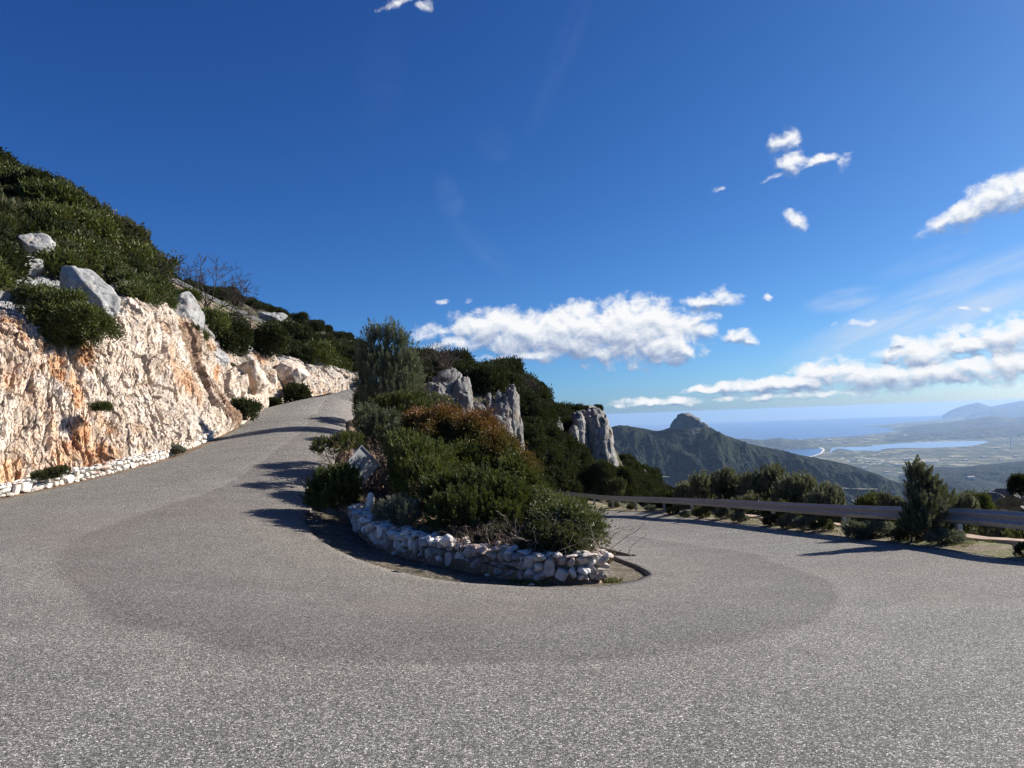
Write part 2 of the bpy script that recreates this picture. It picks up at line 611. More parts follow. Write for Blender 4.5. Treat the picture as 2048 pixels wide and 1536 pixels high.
M['sign_back'] = simple_mat('sign_back_grey', (0.36, 0.37, 0.36), 0.5, 0.3, 0.2, 5.0, 0.5)
M['pole'] = simple_mat('pale_pole', (0.62, 0.60, 0.55), 0.7, 0.0, 0.15, 8.0)
M['white_house'] = simple_mat('limewash', (0.78, 0.75, 0.70), 0.8, 0.0, 0.1, 0.1)
M['tile'] = simple_mat('clay_tile', (0.46, 0.34, 0.27), 0.9, 0.0, 0.2, 0.5)
M['bark'] = bark_mat('bark', (0.05, 0.038, 0.03), (0.14, 0.11, 0.09))
M['twig'] = bark_mat('grey_twig', (0.16, 0.13, 0.11), (0.36, 0.30, 0.25))
M['brown_twig'] = bark_mat('brown_twig', (0.12, 0.08, 0.055), (0.28, 0.20, 0.145))
M['bare'] = bark_mat('bare_branch', (0.045, 0.035, 0.03), (0.10, 0.08, 0.07))
# leaves
M['juniper'] = leaf_mat('juniper_leaf', (0.022, 0.032, 0.009), (0.060, 0.078, 0.02), (0.15, 0.165, 0.04))
M['mastic'] = leaf_mat('mastic_leaf', (0.03, 0.042, 0.010), (0.075, 0.088, 0.018), (0.17, 0.165, 0.035), extra=[(0.09, 0.03, 0.012), (0.20, 0.075, 0.022), (0.33, 0.16, 0.04)])
M['pine'] = leaf_mat('pine_needle', (0.028, 0.038, 0.022), (0.075, 0.092, 0.05), (0.20, 0.22, 0.13))
M['oak'] = leaf_mat('holm_oak_leaf', (0.012, 0.017, 0.008), (0.026, 0.034, 0.014), (0.062, 0.072, 0.03), transl=0.15, spec=0.08, rough=.7)
M['slope_green'] = leaf_mat('slope_shrub_leaf', (0.020, 0.029, 0.008), (0.055, 0.072, 0.018), (0.15, 0.155, 0.04))
M['slope_olive'] = leaf_mat('slope_olive_leaf', (0.03, 0.034, 0.016), (0.068, 0.07, 0.03), (0.14, 0.132, 0.058))
M['tamarisk'] = leaf_mat('grey_green_leaf', (0.055, 0.062, 0.036), (0.125, 0.13, 0.078), (0.27, 0.265, 0.165))
M['sage'] = leaf_mat('silver_leaf', (0.06, 0.07, 0.048), (0.12, 0.13, 0.09), (0.22, 0.23, 0.17))
M['broad'] = leaf_mat('glossy_leaf', (0.03, 0.042, 0.012), (0.08, 0.095, 0.028), (0.19, 0.20, 0.07), rough=0.5, spec=0.25)
M['dry'] = leaf_mat('dry_leaf', (0.11, 0.075, 0.045), (0.22, 0.16, 0.10), (0.38, 0.30, 0.19))
M['grass'] = leaf_mat('grass_blade', (0.05, 0.065, 0.015), (0.12, 0.135, 0.035), (0.26, 0.23, 0.085))
# far
M['mountain'] = forest_mat('mountain_forest', (0.003, 0.0055, 0.0033), (0.0085, 0.0135, 0.0062), (0.024, 0.029, 0.0125), 0.09, rock=(0.11, 0.105, 0.095), bump=0.9, dist=9.0)
M['foothill'] = forest_mat('foothill_forest', (0.005, 0.008, 0.006), (0.011, 0.0155, 0.0095), (0.028, 0.031, 0.019), 0.05, bump=0.8, dist=8.0)
# ================================================================== road surface heights
HC = np.array([
    (0, -6, -1.5), (0, 0, -1.6), (-6, 0, -1.5), (7, 0, -1.85), (0, 3.5, -1.68), (-4, 5, -1.62), (5, 5, -1.98),
    (0.6, 11, -2.40), (1.4, 11.2, -2.45), (-1.5, 11.6, -2.32), (-4.6, 17, -2.0), (-14, 20, -1.70), (-13, 23.6, -1.40), (-14.5, 12, -1.75), (-12, 4, -1.6),
    (-12.6, 28, -1.0), (-6.4, 27, -1.05), (-7.6, 34, -0.45), (-13.1, 33, -0.50), (-14.2, 38.5, -0.05), (-9.3, 42, 0.30), (-15.4, 44, 0.47),
    (-17.2, 54, 1.40), (-11.0, 54, 1.25), (-16.4, 64, 2.35), (-10.3, 64, 2.2), (-14.8, 72, 3.0), (-8.8, 72, 2.9), (-6, 84, 3.6), (-12, 86, 3.7),
    (8.6, 12.9, -2.62), (8.8, 15, -2.80), (8.6, 20, -3.26), (8.45, 25.2, -3.72), (8.3, 31, -4.26), (8.1, 41.6, -5.2), (5.8, 52, -6.2), (4.2, 60, -6.7), (-4, 70, -7.4),
    (2.0, 16, -2.95), (1.6, 20, -3.35), (1.2, 25, -3.85), (0.6, 31, -4.4), (-0.8, 41, -5.25), (-3, 50, -6.0), (-6, 57, -6.5), (9, 5, -2.15)], float)


def _tps(P, lam=0.4):
    xy, z = P[:, :2], P[:, 2]
    n = len(P)
    d = np.linalg.norm(xy[:, None] - xy[None], axis=-1)
    K = np.where(d > 0, d * d * np.log(np.maximum(d, 1e-9)), 0) + lam * np.eye(n) * 1.0
    A = np.zeros((n + 3, n + 3))
    A[:n, :n] = K
    A[:n, n] = 1
    A[:n, n + 1:] = xy
    A[n, :n] = 1
    A[n + 1:, :n] = xy.T
    return xy, np.linalg.solve(A, np.concatenate([z, [0, 0, 0]]))


_TX, _TW = _tps(HC)


def RZ(x, y):
    x, y = np.asarray(x, float), np.asarray(y, float)
    d = np.sqrt((x[..., None] - _TX[:, 0]) ** 2 + (y[..., None] - _TX[:, 1]) ** 2)
    K = np.where(d > 0, d * d * np.log(np.maximum(d, 1e-9)), 0)
    n = len(_TX)
    return K @ _TW[:n] + _TW[n] + _TW[n + 1] * x + _TW[n + 2] * y


def gp(px, py, dz=0.0, y0=4.0, y1=90.0):
    """the first point of the road surface (raised by dz) met by the ray of a pixel"""
    ys = np.linspace(y0, y1, 1200)
    d = ray(px, py)
    P = d[None] * (ys / d[1])[:, None]
    g = P[:, 2] - RZ(P[:, 0], P[:, 1]) - dz
    k = np.argmax(g <= 0)
    if g[k] > 0:
        k = int(np.argmin(np.abs(g)))
        return P[k]
    t = g[k - 1] / (g[k - 1] - g[k]) if k else 0
    return P[k - 1] * (1 - t) + P[k] * t


# ------------------------------------------------------------------ outlines on the ground
gut_px = [(612, 1031), (618, 1058), (648, 1085), (700, 1111), (780, 1139), (890, 1161), (1000, 1170), (1100, 1174), (1200, 1172), (1270, 1160), (1294, 1147), (1272, 1131), (1225, 1112)]
GUT = np.array([gp(*p) for p in gut_px])[:, :2]
wall_px = [(700, 1040), (708, 1057), (733, 1081), (779, 1101), (825, 1115), (881, 1128), (961, 1143), (1017, 1153), (1064, 1161), (1125, 1163), (1177, 1163), (1214, 1160)]
WALL = np.array([gp(*p) for p in wall_px])[:, :2]
wend = WALL[-1]
WALL = np.concatenate([WALL, [wend + [0.03, 0.5], wend + [-0.02, 1.2], wend + [-0.1, 2.1]]])

inner = np.concatenate([[(-5.5, 82), (-8.8, 72), (-10.3, 64), (-11.0, 54), (-9.3, 42), (-7.6, 34), (-6.4, 27), (-5.3, 21)], GUT, [(2.35, 16), (1.75, 20), (1.2, 25), (.6, 31), (-.8, 41), (-3, 50), (-6, 57), (-10, 62)]])
outer = np.array([(-11.0, 86), (-14.8, 73), (-16.4, 64), (-17.2, 54), (-15.3, 43), (-13.2, 33.5), (-12.7, 28), (-13.2, 23.5),
                  (-14.0, 20), (-15.0, 15), (-15, 9), (-13, 3), (-9, -3), (-4, -6), (0, -7), (4, -6.5), (8, -4), (9.2, 0), (8.9, 4), (8.5, 8), (8.15, 12),
                  (8.05, 16), (7.9, 20), (7.75, 25), (7.6, 31), (7.3, 41), (5.2, 52), (3.4, 60), (-4, 69)], float)
assert len(inner) == len(outer), (len(inner), len(outer))
NS, NV = 420, 70
I2, O2 = cr_curve(inner, NS), cr_curve(outer, NS)
vv = np.linspace(0, 1, NV)
XY = I2[:, None] * (1 - vv[None, :, None]) + O2[:, None] * vv[None, :, None]
Z = RZ(XY[..., 0], XY[..., 1])
P = np.concatenate([XY, Z[..., None]], -1)
along = np.repeat(np.concatenate([[0], np.cumsum(np.linalg.norm(np.diff((I2 + O2) / 2, axis=0), axis=1))])[:, None], NV, 1)
across = np.repeat(vv[None], NS, 0)
# a skirt on the inner edge: the asphalt layer stands above the gutter, with a ragged lip
ragged = 0.05 * fbm(np.concatenate([I2 * 1.6, np.zeros((NS, 1))], 1), 4, 5)
dirn = O2 - I2
dirn /= np.linalg.norm(dirn, axis=1, keepdims=True)
P[:, 0, :2] += dirn * ragged[:, None]
skirt = P[:, :1].copy()
skirt[..., 2] -= 0.14
P = np.concatenate([skirt, P], 1)
along = np.concatenate([along[:, :1], along], 1)
across = np.concatenate([across[:, :1], across], 1)
# the wear band is drawn where the photograph's polished arc lies: remap 'across' through the arc's own position
arc_px = [(100, 1090), (140, 1165), (215, 1215), (330, 1270), (480, 1318), (640, 1341), (800, 1347), (980, 1346), (1180, 1331), (1380, 1298), (1520, 1262), (1640, 1212), (1680, 1185), (1600, 1133)]
ARC = np.array([gp(*p, y0=2.5) for p in arc_px])[:, :2]
ARC2 = cr_curve(ARC, 300)
vb = np.full(NS, np.nan)
for i in range(NS):
    d = np.linalg.norm(XY[i][:, None] - ARC2[None], axis=-1)
    j = np.unravel_index(np.argmin(d), d.shape)
    if d[j] < 0.25:
        vb[i] = vv[j[0]]
ok = ~np.isnan(vb)
ii = np.arange(NS)
vb = np.interp(ii, ii[ok], vb[ok])
vb = np.convolve(np.pad(vb, 20, 'edge'), np.ones(41) / 41, 'valid')
va = np.where(across < vb[:, None], across / vb[:, None] * 0.55, 0.55 + (across - vb[:, None]) / (1 - vb[:, None]) * 0.45)
me = mesh_np('road', P.reshape(-1, 3), grid_faces(NS, NV + 1)[:, ::-1], [M['asphalt']], True, {'along': along.ravel(), 'across': va.ravel()})
road = struct(obj('road', me))

# ------------------------------------------------------------------ gutter between wall and asphalt
w2 = cr_curve(WALL, 160)
wsub = np.concatenate([[GUT[0] + [1.6, 2.2]], [GUT[0] + [1.2, .6]], WALL[:-1]])
g_in = resample(wsub, 0.1)[0]
g_in = cr_curve(g_in, 160)
g_out = cr_curve(resample(np.concatenate([[GUT[0] + [-0.75, 3.2]], [GUT[0] + [-0.3, 1.2]], GUT]), 0.2)[0], 160)
ctr = WALL.mean(0)
dd = g_out - ctr
g_out = g_out + dd / np.linalg.norm(dd, axis=1, keepdims=True) * 0.15
t = np.linspace(-0.25, 1, 14)
G = g_in[:, None] * (1 - t[None, :, None]) + g_out[:, None] * t[None, :, None]
gz = RZ(G[..., 0], G[..., 1]) - 0.05 + 0.012 * fbm(np.concatenate([G.reshape(-1, 2) * 2, np.zeros((G[..., 0].size, 1))], 1), 3, 3).reshape(G.shape[:2])
gut = struct(obj('gutter', mesh_np('gutter', np.concatenate([G, gz[..., None]], -1).reshape(-1, 3), grid_faces(160, 14), [M['gutter']], True)))

# ------------------------------------------------------------------ island soil: between the two arms of the road
left_edge = np.concatenate([[(-5.5, 82), (-8.8, 72), (-10.3, 64), (-11.0, 54), (-9.3, 42), (-7.6, 34), (-6.4, 27), (-5.3, 21)], [WALL[0] + [-.15, .9]], WALL[1:8]])
right_edge = np.concatenate([[(-10, 62), (-6, 57), (-3, 50), (-.8, 41), (.6, 31), (1.2, 25), (1.6, 20), (1.45, 16.5)], [WALL[-1]], WALL[7:14][::-1]])
right_edge = np.concatenate([[(-4, 72)], right_edge[1:]])
L2, R2 = cr_curve(left_edge, 150), cr_curve(right_edge, 150)
t = np.linspace(-0.12, 1.12, 48)
S = L2[:, None] * (1 - t[None, :, None]) + R2[:, None] * t[None, :, None]
wide = np.linalg.norm(R2 - L2, axis=1)[:, None]


def soil_z(x, y):
    """island ground level"""
    x, y = np.asarray(x, float), np.asarray(y, float)
    near = np.clip((24 - y) / 6, 0, 1)
    # distance from the wall line
    d = np.sqrt((x[..., None] - w2[:, 0]) ** 2 + (y[..., None] - w2[:, 1]) ** 2).min(-1)
    return RZ(x, y) + near * 0.26 * np.clip((d - 0.1) / 0.25, 0, 1) + 0.12


sz = soil_z(S[..., 0], S[..., 1])
edge = np.minimum(t, 1 - t)[None] * wide
sz = sz - 0.22 * np.clip(1 - edge / 0.35, 0, 1.5) - np.where(edge < -.12, .55, 0) + 0.05 * fbm(np.concatenate([S.reshape(-1, 2) * 1.5, np.zeros((S[..., 0].size, 1))], 1), 4, 8).reshape(sz.shape)
struct(obj('island_soil', mesh_np('island_soil', np.concatenate([S, sz[..., None]], -1).reshape(-1, 3), grid_faces(150, 48), [M['soil']], True)))


# ------------------------------------------------------------------ dry stone walls
def stone_wall(name, line, height, thick, courses, wlo, whi, seed, mat, sub=2, side=1.0, base_fn=RZ, cap=True, label=None, far_sub=None):
    """line (n,2) on the ground = outer foot; stones are laid on the line, 'side' points to the back of the wall"""
    r = np.random.default_rng(seed)
    pts, total = resample(line, 0.03)
    tang = np.gradient(pts, axis=0)
    tang /= np.linalg.norm(tang, axis=1, keepdims=True)
    nrm = np.stack([tang[:, 1], -tang[:, 0]], -1) * side
    s = np.linspace(0, total, len(pts))
    V, F, A, b = [], [], [], 0

    def put(sc, n_off, zc, w, dpt, h, rnd):
        nonlocal b
        i = int(np.clip(np.searchsorted(s, sc), 0, len(pts) - 1))
        p, tg, nm = pts[i], tang[i], nrm[i]
        z0 = float(base_fn(p[0], p[1]))
        sb = sub if far_sub is None or p[1] < far_sub else 1
        v, f = stone(r, sb, int(r.integers(17, 24)), 0.62, .98, .6)
        if sb >= 3:
            v = v * (1 + .07 * fbm(v * 3.2 + rnd * 50, 4, 5))[:, None]
        v = v + 0.06 * r.normal(size=3) * v[:, [1, 2, 0]]
        v = v * [w * .545, dpt * .56, h * .545]
        a = r.normal() * 0.17
        ca, sa = math.cos(a), math.sin(a)
        x = v[:, 0] * ca - v[:, 2] * sa
        z = v[:, 0] * sa + v[:, 2] * ca
        X = p[0] + tg[0] * x + nm[0] * (v[:, 1] + n_off)
        Y = p[1] + tg[1] * x + nm[1] * (v[:, 1] + n_off)
        V.append(np.stack([X, Y, z0 + zc + z], -1))
        F.append(f + b)
        A.append(np.full(len(v), rnd))
        b += len(v)

    hs = np.array(courses, float)
    hs = hs / hs.sum() * height
    z = 0
    if len(hs) == 2:
        # broken courses: columns of one, two or three stones
        q = -0.05
        while q < total:
            w = r.uniform(wlo, whi)
            u = r.random()
            cuts_ = [0, 1] if u < .22 else ([0, r.uniform(.4, .68), 1] if u < .80 else [0, r.uniform(.26, .4), r.uniform(.6, .74), 1])
            if len(cuts_) == 2:
                w *= .82
            for a0, a1 in zip(cuts_[:-1], cuts_[1:]):
                hh = (a1 - a0) * height
                if w > hh * 1.9 and r.random() < .75:
                    k_ = r.uniform(.38, .62)
                    put(q + w * k_ / 2, thick * .25 + r.normal() * .02, (a0 + a1) / 2 * height, w * k_, thick * .6, hh * r.uniform(.95, 1.12), r.random())
                    put(q + w * (1 + k_) / 2, thick * .25 + r.normal() * .02, (a0 + a1) / 2 * height, w * (1 - k_), thick * .6, hh * r.uniform(.95, 1.12), r.random())
                else:
                    put(q + w / 2 + r.normal() * .012, thick * .25 + r.normal() * .022, (a0 + a1) / 2 * height + r.normal() * .01, w * r.uniform(.98, 1.12), thick * .6, hh * r.uniform(.98, 1.14), r.random())
            put(q + w / 2, thick * .8, height * .3, w * 1.1, thick * .55, height * .55, r.random())
            put(q + w / 2, thick * .8, height * .75, w * 1.1, thick * .55, height * .5, r.random())
            q += w * 0.97
        hs = []
    for k, h in enumerate(hs):
        q = -0.1
        while q < total:
            w = r.uniform(wlo, whi) * (0.8 + 0.5 * h / hs.max())
            hh = h * r.uniform(0.85, 1.22)
            if r.random() < 0.16:          # two small stones stacked instead of one
                put(q + w / 2, thick * .25, z + h * .28, w, thick * .55, h * .6, r.random())
                put(q + w / 2, thick * .25, z + h * .75, w * .9, thick * .55, h * .55, r.random())
            else:
                put(q + w / 2, thick * .25 + r.normal() * .018, z + h / 2 + r.normal() * .015, w * 1.06, thick * .6, hh, r.random())
            # back face
            if r.random() < 0.8:
                put(q + w / 2, thick * .8, z + h / 2, w * 1.1, thick * .55, hh, r.random())
            q += w * 0.94
        z += h
    if cap:
        q = 0
        while q < total:
            w = r.uniform(.10, .24)
            for off in (0.1, 0.45, 0.8):
                if r.random() < 0.85:
                    put(q + r.uniform(0, w), thick * off + r.normal() * .03, height + r.uniform(-.03, .03), w * r.uniform(.8, 1.4), thick * r.uniform(.3, .5), r.uniform(.04, .11), .65 + .35 * r.random())  # caps take only the paler tones, painting sunlight onto the wall top
            q += w
    V, F, A = np.concatenate(V), np.concatenate(F), np.concatenate(A)
    # mortar core
    c0 = pts + nrm * thick * 0.27
    c1 = pts + nrm * thick * 0.95
    zb = base_fn(pts[:, 0], pts[:, 1])
    hh = height - 0.05
    core = np.stack([np.c_[c0, zb - .1], np.c_[c0, zb + hh], np.c_[c1, zb + hh], np.c_[c1, zb - .1]], 1)
    k0 = len(V)
    V = np.concatenate([V, core.reshape(-1, 3)])
    cf = grid_faces(len(pts), 4) + k0
    A = np.concatenate([A, np.zeros(len(core) * 4)])
    base = np.array([pts[len(pts) // 2][0], pts[len(pts) // 2][1], float(zb[len(pts) // 2])])
    midx = np.concatenate([np.zeros(len(F)), np.ones(len(cf))])
    me = mesh_np(name, V - base, [F, cf], [mat, M['mortar']], False, {'cell': A}, midx)
    return obj(name, me, loc=base)


w = stone_wall('stone_wall', w2, 0.36, 0.42, [1.25, 1.0], 0.12, 0.29, 3, M['wall'], sub=3, side=-1.0)
tag(w, 'curved low white dry stone wall round the tip of the planted hairpin island', 'stone wall')
# loose stones: the upright one on the wall's left end, pebbles in the gutter
r_ = np.random.default_rng(5)


def loose_stone(name, p, dims, seed, label, group=None, mat='wall', rot=0.0, sub=3):
    r = np.random.default_rng(seed)
    v, f = stone(r, sub, 13, 0.5, 0.9)
    v = v * np.array(dims) / 2
    v = v + 0.03 * np.array(dims).mean() * fbm(v * 6 / np.array(dims).mean(), 3, seed)[:, None] * v / np.maximum(np.linalg.norm(v, axis=1, keepdims=True), 1e-6)
    c, s_ = math.cos(rot), math.sin(rot)
    v = np.stack([v[:, 0] * c - v[:, 2] * s_, v[:, 1], v[:, 0] * s_ + v[:, 2] * c], -1)
    v[:, 2] -= v[:, 2].min() + 0.012
    o = obj(name, mesh_np(name, v, f, [M[mat]], False, {'cell': np.full(len(v), 0.9), 'weather': np.zeros(len(v)), 'crack': np.zeros(len(v))}), loc=p)
    return tag(o, label, 'stone', group)


pw = gp(733, 1019, 0.42)
loose_stone('upright_stone', (pw[0] + .05, pw[1] + .25, float(RZ(pw[0], pw[1])) + 0.36), (0.24, 0.2, 0.42), 21, 'pointed cream stone standing upright at the left end of the island wall')
pw = gp(893, 1090, 0.42)
loose_stone('loose_stone', (pw[0], pw[1], float(RZ(pw[0], pw[1])) + 0.40), (0.26, 0.2, 0.22), 23, 'loose angular pale stone lying on top of the low island wall')
for k, (px, py, sz_) in enumerate([(709, 1056, .10), (789, 1104, .12), (846, 1116, .13), (877, 1123, .09), (975, 1146, .08), (1063, 1164, .08), (633, 1038, .06), (643, 1036, .05)]):
    q = gp(px, py)
    loose_stone('pebble', (q[0], q[1], q[2] - .05), (sz_ * 1.3, sz_, sz_ * .7), 40 + k, 'small pale stone lying in the gutter at the foot of the island wall', 'stones lying in the gutter', sub=2)
q = gp(1204, 1093)
for k, (px, py, sz_) in enumerate([(1206, 1095, .07), (1241, 1102, .06), (1268, 1112, .09)]):
    q = gp(px + 0, py)
    loose_stone('asphalt_crumb', (q[0], q[1], q[2]), (sz_ * 1.3, sz_, sz_ * .6), 60 + k, 'dark crumb of broken asphalt on the road right of the island', 'asphalt crumbs beside the island', 'gutter', sub=2)

# ------------------------------------------------------------------ left kerb of white stones and the earth strip before it
KL = np.array([(-15.6, 8), (-15.6, 12), (-15.0, 16), (-14.3, 19.3), (-13.6, 22), (-13.0, 25.5), (-12.95, 29), (-13.4, 33), (-14.4, 37.5), (-15.9, 42), (-17.6, 48), (-18.1, 54), (-17.5, 61), (-16.3, 68), (-15.0, 74), (-12.5, 82)], float)
KL2 = cr_curve(KL, 300)
k1 = KL2[KL2[:, 1] < 39.3]
k2 = KL2[KL2[:, 1] >= 41.0]
w = stone_wall('stone_kerb', k1, 0.36, 0.34, [1.15, 1.0], 0.25, 0.5, 9, M['kerbstone'], sub=2, side=-1.0, far_sub=27)
tag(w, 'low white stone kerb wall along the foot of the pale cut cliff', 'stone kerb')
w = stone_wall('stone_kerb', k2, 0.34, 0.34, [1.0], 0.28, 0.6, 10, M['kerbstone'], sub=1, side=-1.0)
tag(w, 'low white stone kerb on the far bend at the top of the climbing road', 'stone kerb')
# strip of earth between asphalt and kerb and behind it
oo = cr_curve(outer[:12], 200)[::-1]
n = 260
A_ = cr_curve(resample(cr_curve(outer[:12][::-1], 400), 0.3)[0], n)
B_ = cr_curve(resample(np.concatenate([[(-15.6, 2)], KL2]), 0.3)[0], n)
ti = np.linspace(0, 1, n)
# match by nearest point on the kerb
kd = np.linalg.norm(A_[:, None] - B_[None], axis=-1)
Bm = B_[np.argmin(kd, 1)]
Bm = np.stack([np.convolve(np.pad(Bm[:, k], 4, 'edge'), np.ones(9) / 9, 'valid') for k in (0, 1)], -1)
out = Bm - A_
out = np.where(np.linalg.norm(out, axis=1, keepdims=True) < 0.05, [[-0.05, 0]], out)
out /= np.linalg.norm(out, axis=1, keepdims=True)
jag = 0.10 * fbm(np.c_[A_ * 0.8, np.zeros(n)], 4, 2)
lines = [A_ - out * (0.06 + jag[:, None]) + out * 0, A_ + (Bm - A_) * .5, Bm, Bm + out * 0.8, Bm + out * 2.0]
dz = [0.006, 0.02, 0.02, 0.10, 0.25]
V = np.stack([np.c_[l, RZ(l[:, 0], l[:, 1]) + z_] for l, z_ in zip(lines, dz)], 1)
struct(obj('verge_earth', mesh_np('verge_earth', V.reshape(-1, 3), grid_faces(n, 5), [M['soil']], True)))

# ------------------------------------------------------------------ right verge, its edging and the slope falling away to the valley
RE = outer[17:]
re2 = cr_curve(RE, 240)
tg = np.gradient(re2, axis=0)
tg /= np.linalg.norm(tg, axis=1, keepdims=True)
rn = np.stack([tg[:, 1], -tg[:, 0]], -1)          # to the outside (right)
jag = 0.12 * fbm(np.c_[re2 * 0.9, np.zeros(240)], 4, 12)
offs = [-0.10, 0.12, 0.5, 0.9, 1.3, 1.75]
hz_ = [0.006, 0.02, 0.05, 0.06, 0.04, -0.05]
V = []
for o_, h_ in zip(offs, hz_):
    l = re2 + rn * (o_ + (jag[:, None] if o_ < 0.2 else 0))
    V.append(np.c_[l, RZ(re2[:, 0], re2[:, 1]) + h_ + (0.03 * fbm(np.c_[l * 1.3, np.zeros(240)], 4, 13) if o_ > 0.2 else 0)])
struct(obj('verge', mesh_np('verge', np.stack(V, 1).reshape(-1, 3), grid_faces(240, 6), [M['verge']], True)))

# slope below the right arm, one sheet from the verge out to the plain
offs = [1.6, 2.4, 3.5, 5, 8, 12, 18, 28, 45, 80, 140, 260, 500, 900, 1500, 2300]
drop = [0.0, -0.35, -0.9, -1.8, -3.6, -5.8, -9.0, -14, -23, -42, -75, -130, -240, -390, -550, -632]
base_z = RZ(re2[:, 0], re2[:, 1])
V = []
fan = np.array([math.sin(a) for a in np.linspace(0, 0, 240)])
ang = np.linspace(RAD(120), RAD(-40), 240)           # outward bearing swings round so that the sheet fans out over the valley
for o_, d_ in zip(offs, drop):
    k = min(1, max(0, (o_ - 5) / 60.0))
    dirv = rn * (1 - k) + np.stack([np.sin(ang), np.cos(ang)], -1) * k
    dirv /= np.linalg.norm(dirv, axis=1, keepdims=True)
    l = re2 + dirv * o_
    nz = (0.12 * min(o_, 60) * 0.35) * fbm(np.c_[l / max(3, o_ * .3), np.zeros(240)], 4, 14)
    V.append(np.c_[l, base_z * max(0, 1 - o_ / 600) + d_ - 0.06 + (nz if o_ > 2 else 0)])
V = cr_curve(np.stack(V, 0), 90)
struct(obj('hillside', mesh_np('hillside', V.reshape(-1, 3), grid_faces(90, 240)[:, ::-1], [M['scrub']], True)))
# ================================================================== the cut cliff and slope on the left
def stations(rows):
    return np.array([[at(*p) for p in r] for r in rows])


def kz(px, Y, dz):
    return None


rows = [
    [(-160, 1060, 16.5), (0, 1000, 20.7), (200, 950, 24.3), (350, 907, 28.9), (470, 858, 38.5), (545, 812, 54.2), (640, 790, 64.5), (722, 779, 74)],
    [(-160, 930, 17.6), (0, 910, 21.6), (180, 880, 25.2), (330, 850, 29.9), (455, 825, 39.2), (542, 790, 54.8), (640, 778, 65), (720, 770, 74.5)],
    [(-160, 800, 19.5), (0, 800, 23), (160, 780, 26.4), (305, 740, 31.8), (430, 770, 40.6), (538, 765, 55.3), (632, 758, 65.5), (718, 756, 75)],
    [(-160, 695, 22), (0, 690, 24.5), (140, 690, 28.0), (300, 640, 34.0), (428, 715, 43.5), (525, 728, 56.5), (622, 738, 66.5), (715, 748, 76)],
    [(-160, 620, 25), (0, 620, 27.5), (150, 620, 31), (328, 604, 38.0), (440, 690, 47), (520, 708, 59), (618, 722, 69.5), (714, 738, 79)],
    [(-160, 530, 30), (0, 540, 32), (160, 550, 36), (335, 592, 44), (438, 665, 54), (512, 690, 65), (612, 708, 75), (713, 727, 85)],
    [(-160, 425, 37), (0, 430, 39), (170, 470, 42), (335, 575, 50.5), (428, 640, 63), (503, 668, 75), (604, 690, 86), (712, 712, 94)],
    [(-160, 315, 44), (0, 352, 46), (160, 412, 48.5), (318, 548, 52.0), (425, 628, 67), (500, 656, 80), (600, 680, 92), (712, 705, 100)],
    [(-160, 300, 52), (0, 350, 54), (160, 425, 56), (318, 560, 57), (425, 634, 72), (500, 660, 86), (600, 683, 98), (712, 708, 108)],
    [(-160, 350, 66), (0, 400, 68), (160, 470, 70), (318, 585, 67), (425, 644, 82), (500, 668, 96), (600, 690, 108), (712, 714, 118)],
]
CTRL = stations(rows)
ext = CTRL[:, :1] - (CTRL[:, 1:2] - CTRL[:, :1]) * 2.2
ext[:, :, 0] = CTRL[:, :1, 0] - 0.6 + (ext[:, :, 0] - CTRL[:, :1, 0]) * .25
ext[:, 0, 2] = -1.9
CTRL = np.concatenate([ext, CTRL], 1)
NL, NSs = 620, 1150
# denser sampling on the cut face (first 4 levels) and on the near stations
lvl = np.concatenate([np.linspace(0, 4, 420, endpoint=False), np.linspace(4, 9, 200)])
sta = np.concatenate([np.linspace(-1, 0, 120, endpoint=False), np.linspace(0, 4.3, 900, endpoint=False), np.linspace(4.3, 7, 250)])


def cr_at(pts, t):
    pts = np.asarray(pts, float)
    m = len(pts)
    i = np.clip(t.astype(int), 0, m - 2)
    f = (t - i).reshape((-1,) + (1,) * (pts.ndim - 1))
    p1, p2 = pts[i], pts[i + 1]
    p0 = np.where((i > 0).reshape(f.shape), pts[np.maximum(i - 1, 0)], 2 * p1 - p2)
    p3 = np.where((i < m - 2).reshape(f.shape), pts[np.minimum(i + 2, m - 1)], 2 * p2 - p1)
    return 0.5 * (2 * p1 + (p2 - p0) * f + (2 * p0 - 5 * p1 + 4 * p2 - p3) * f ** 2 + (3 * p1 - p0 - 3 * p2 + p3) * f ** 3)


P = np.swapaxes(cr_at(np.swapaxes(cr_at(CTRL, lvl), 0, 1), sta + 1), 0, 1)
HILL = P
HILLN = grid_normals(P)
if HILLN[200, 420, 0] < 0:
    HILLN = -HILLN
p = P.reshape(-1, 3)
n = HILLN.reshape(-1, 3)
T = np.repeat(lvl[:, None], len(sta), 1).ravel()
Sx = np.repeat(sta[None], len(lvl), 0).ravel()
# bedding: strata dip down towards the road's far end -> long cells along the dip
dip = RAD(52)
Rd = np.array([[1, 0, 0], [0, math.cos(dip), -math.sin(dip)], [0, math.sin(dip), math.cos(dip)]])
q = p @ Rd
big, c1, r1 = fracture(q * [0.40, 0.22, 0.62], 3, 0.8, 0.9)
mid, c2, r2 = fracture(q * [1.6, 0.65, 3.0] + 0.10 * fbm(p * 1.2, 2, 4)[:, None], 5, 0.9, 0.8)
sml, c3, r3 = fracture(q * [4.6, 2.0, 8.0] + 0.06 * fbm(p * 3, 2, 14)[:, None], 7, 0.9, 0.7)
tny, c4, r4 = fracture(q * [9.0, 5.0, 15.0], 8, 0.9, 0.7)
lf = fbm(p * 0.16, 3, 9)
rf = fbm(p * 2.2, 5, 6, 0.6)
rough = np.interp(T, [0, 0.15, 3.6, 4.6, 6, 9], [0.35, 1, 1, 0.75, 0.35, 0.25])
disp = rough * (0.40 * big * 0.75 + 0.13 * mid + 0.08 * sml + 0.038 * tny + 0.05 * rf) + lf * np.interp(T, [0, 0.4, 3, 9], [0, 0.5, 0.7, 0.6])
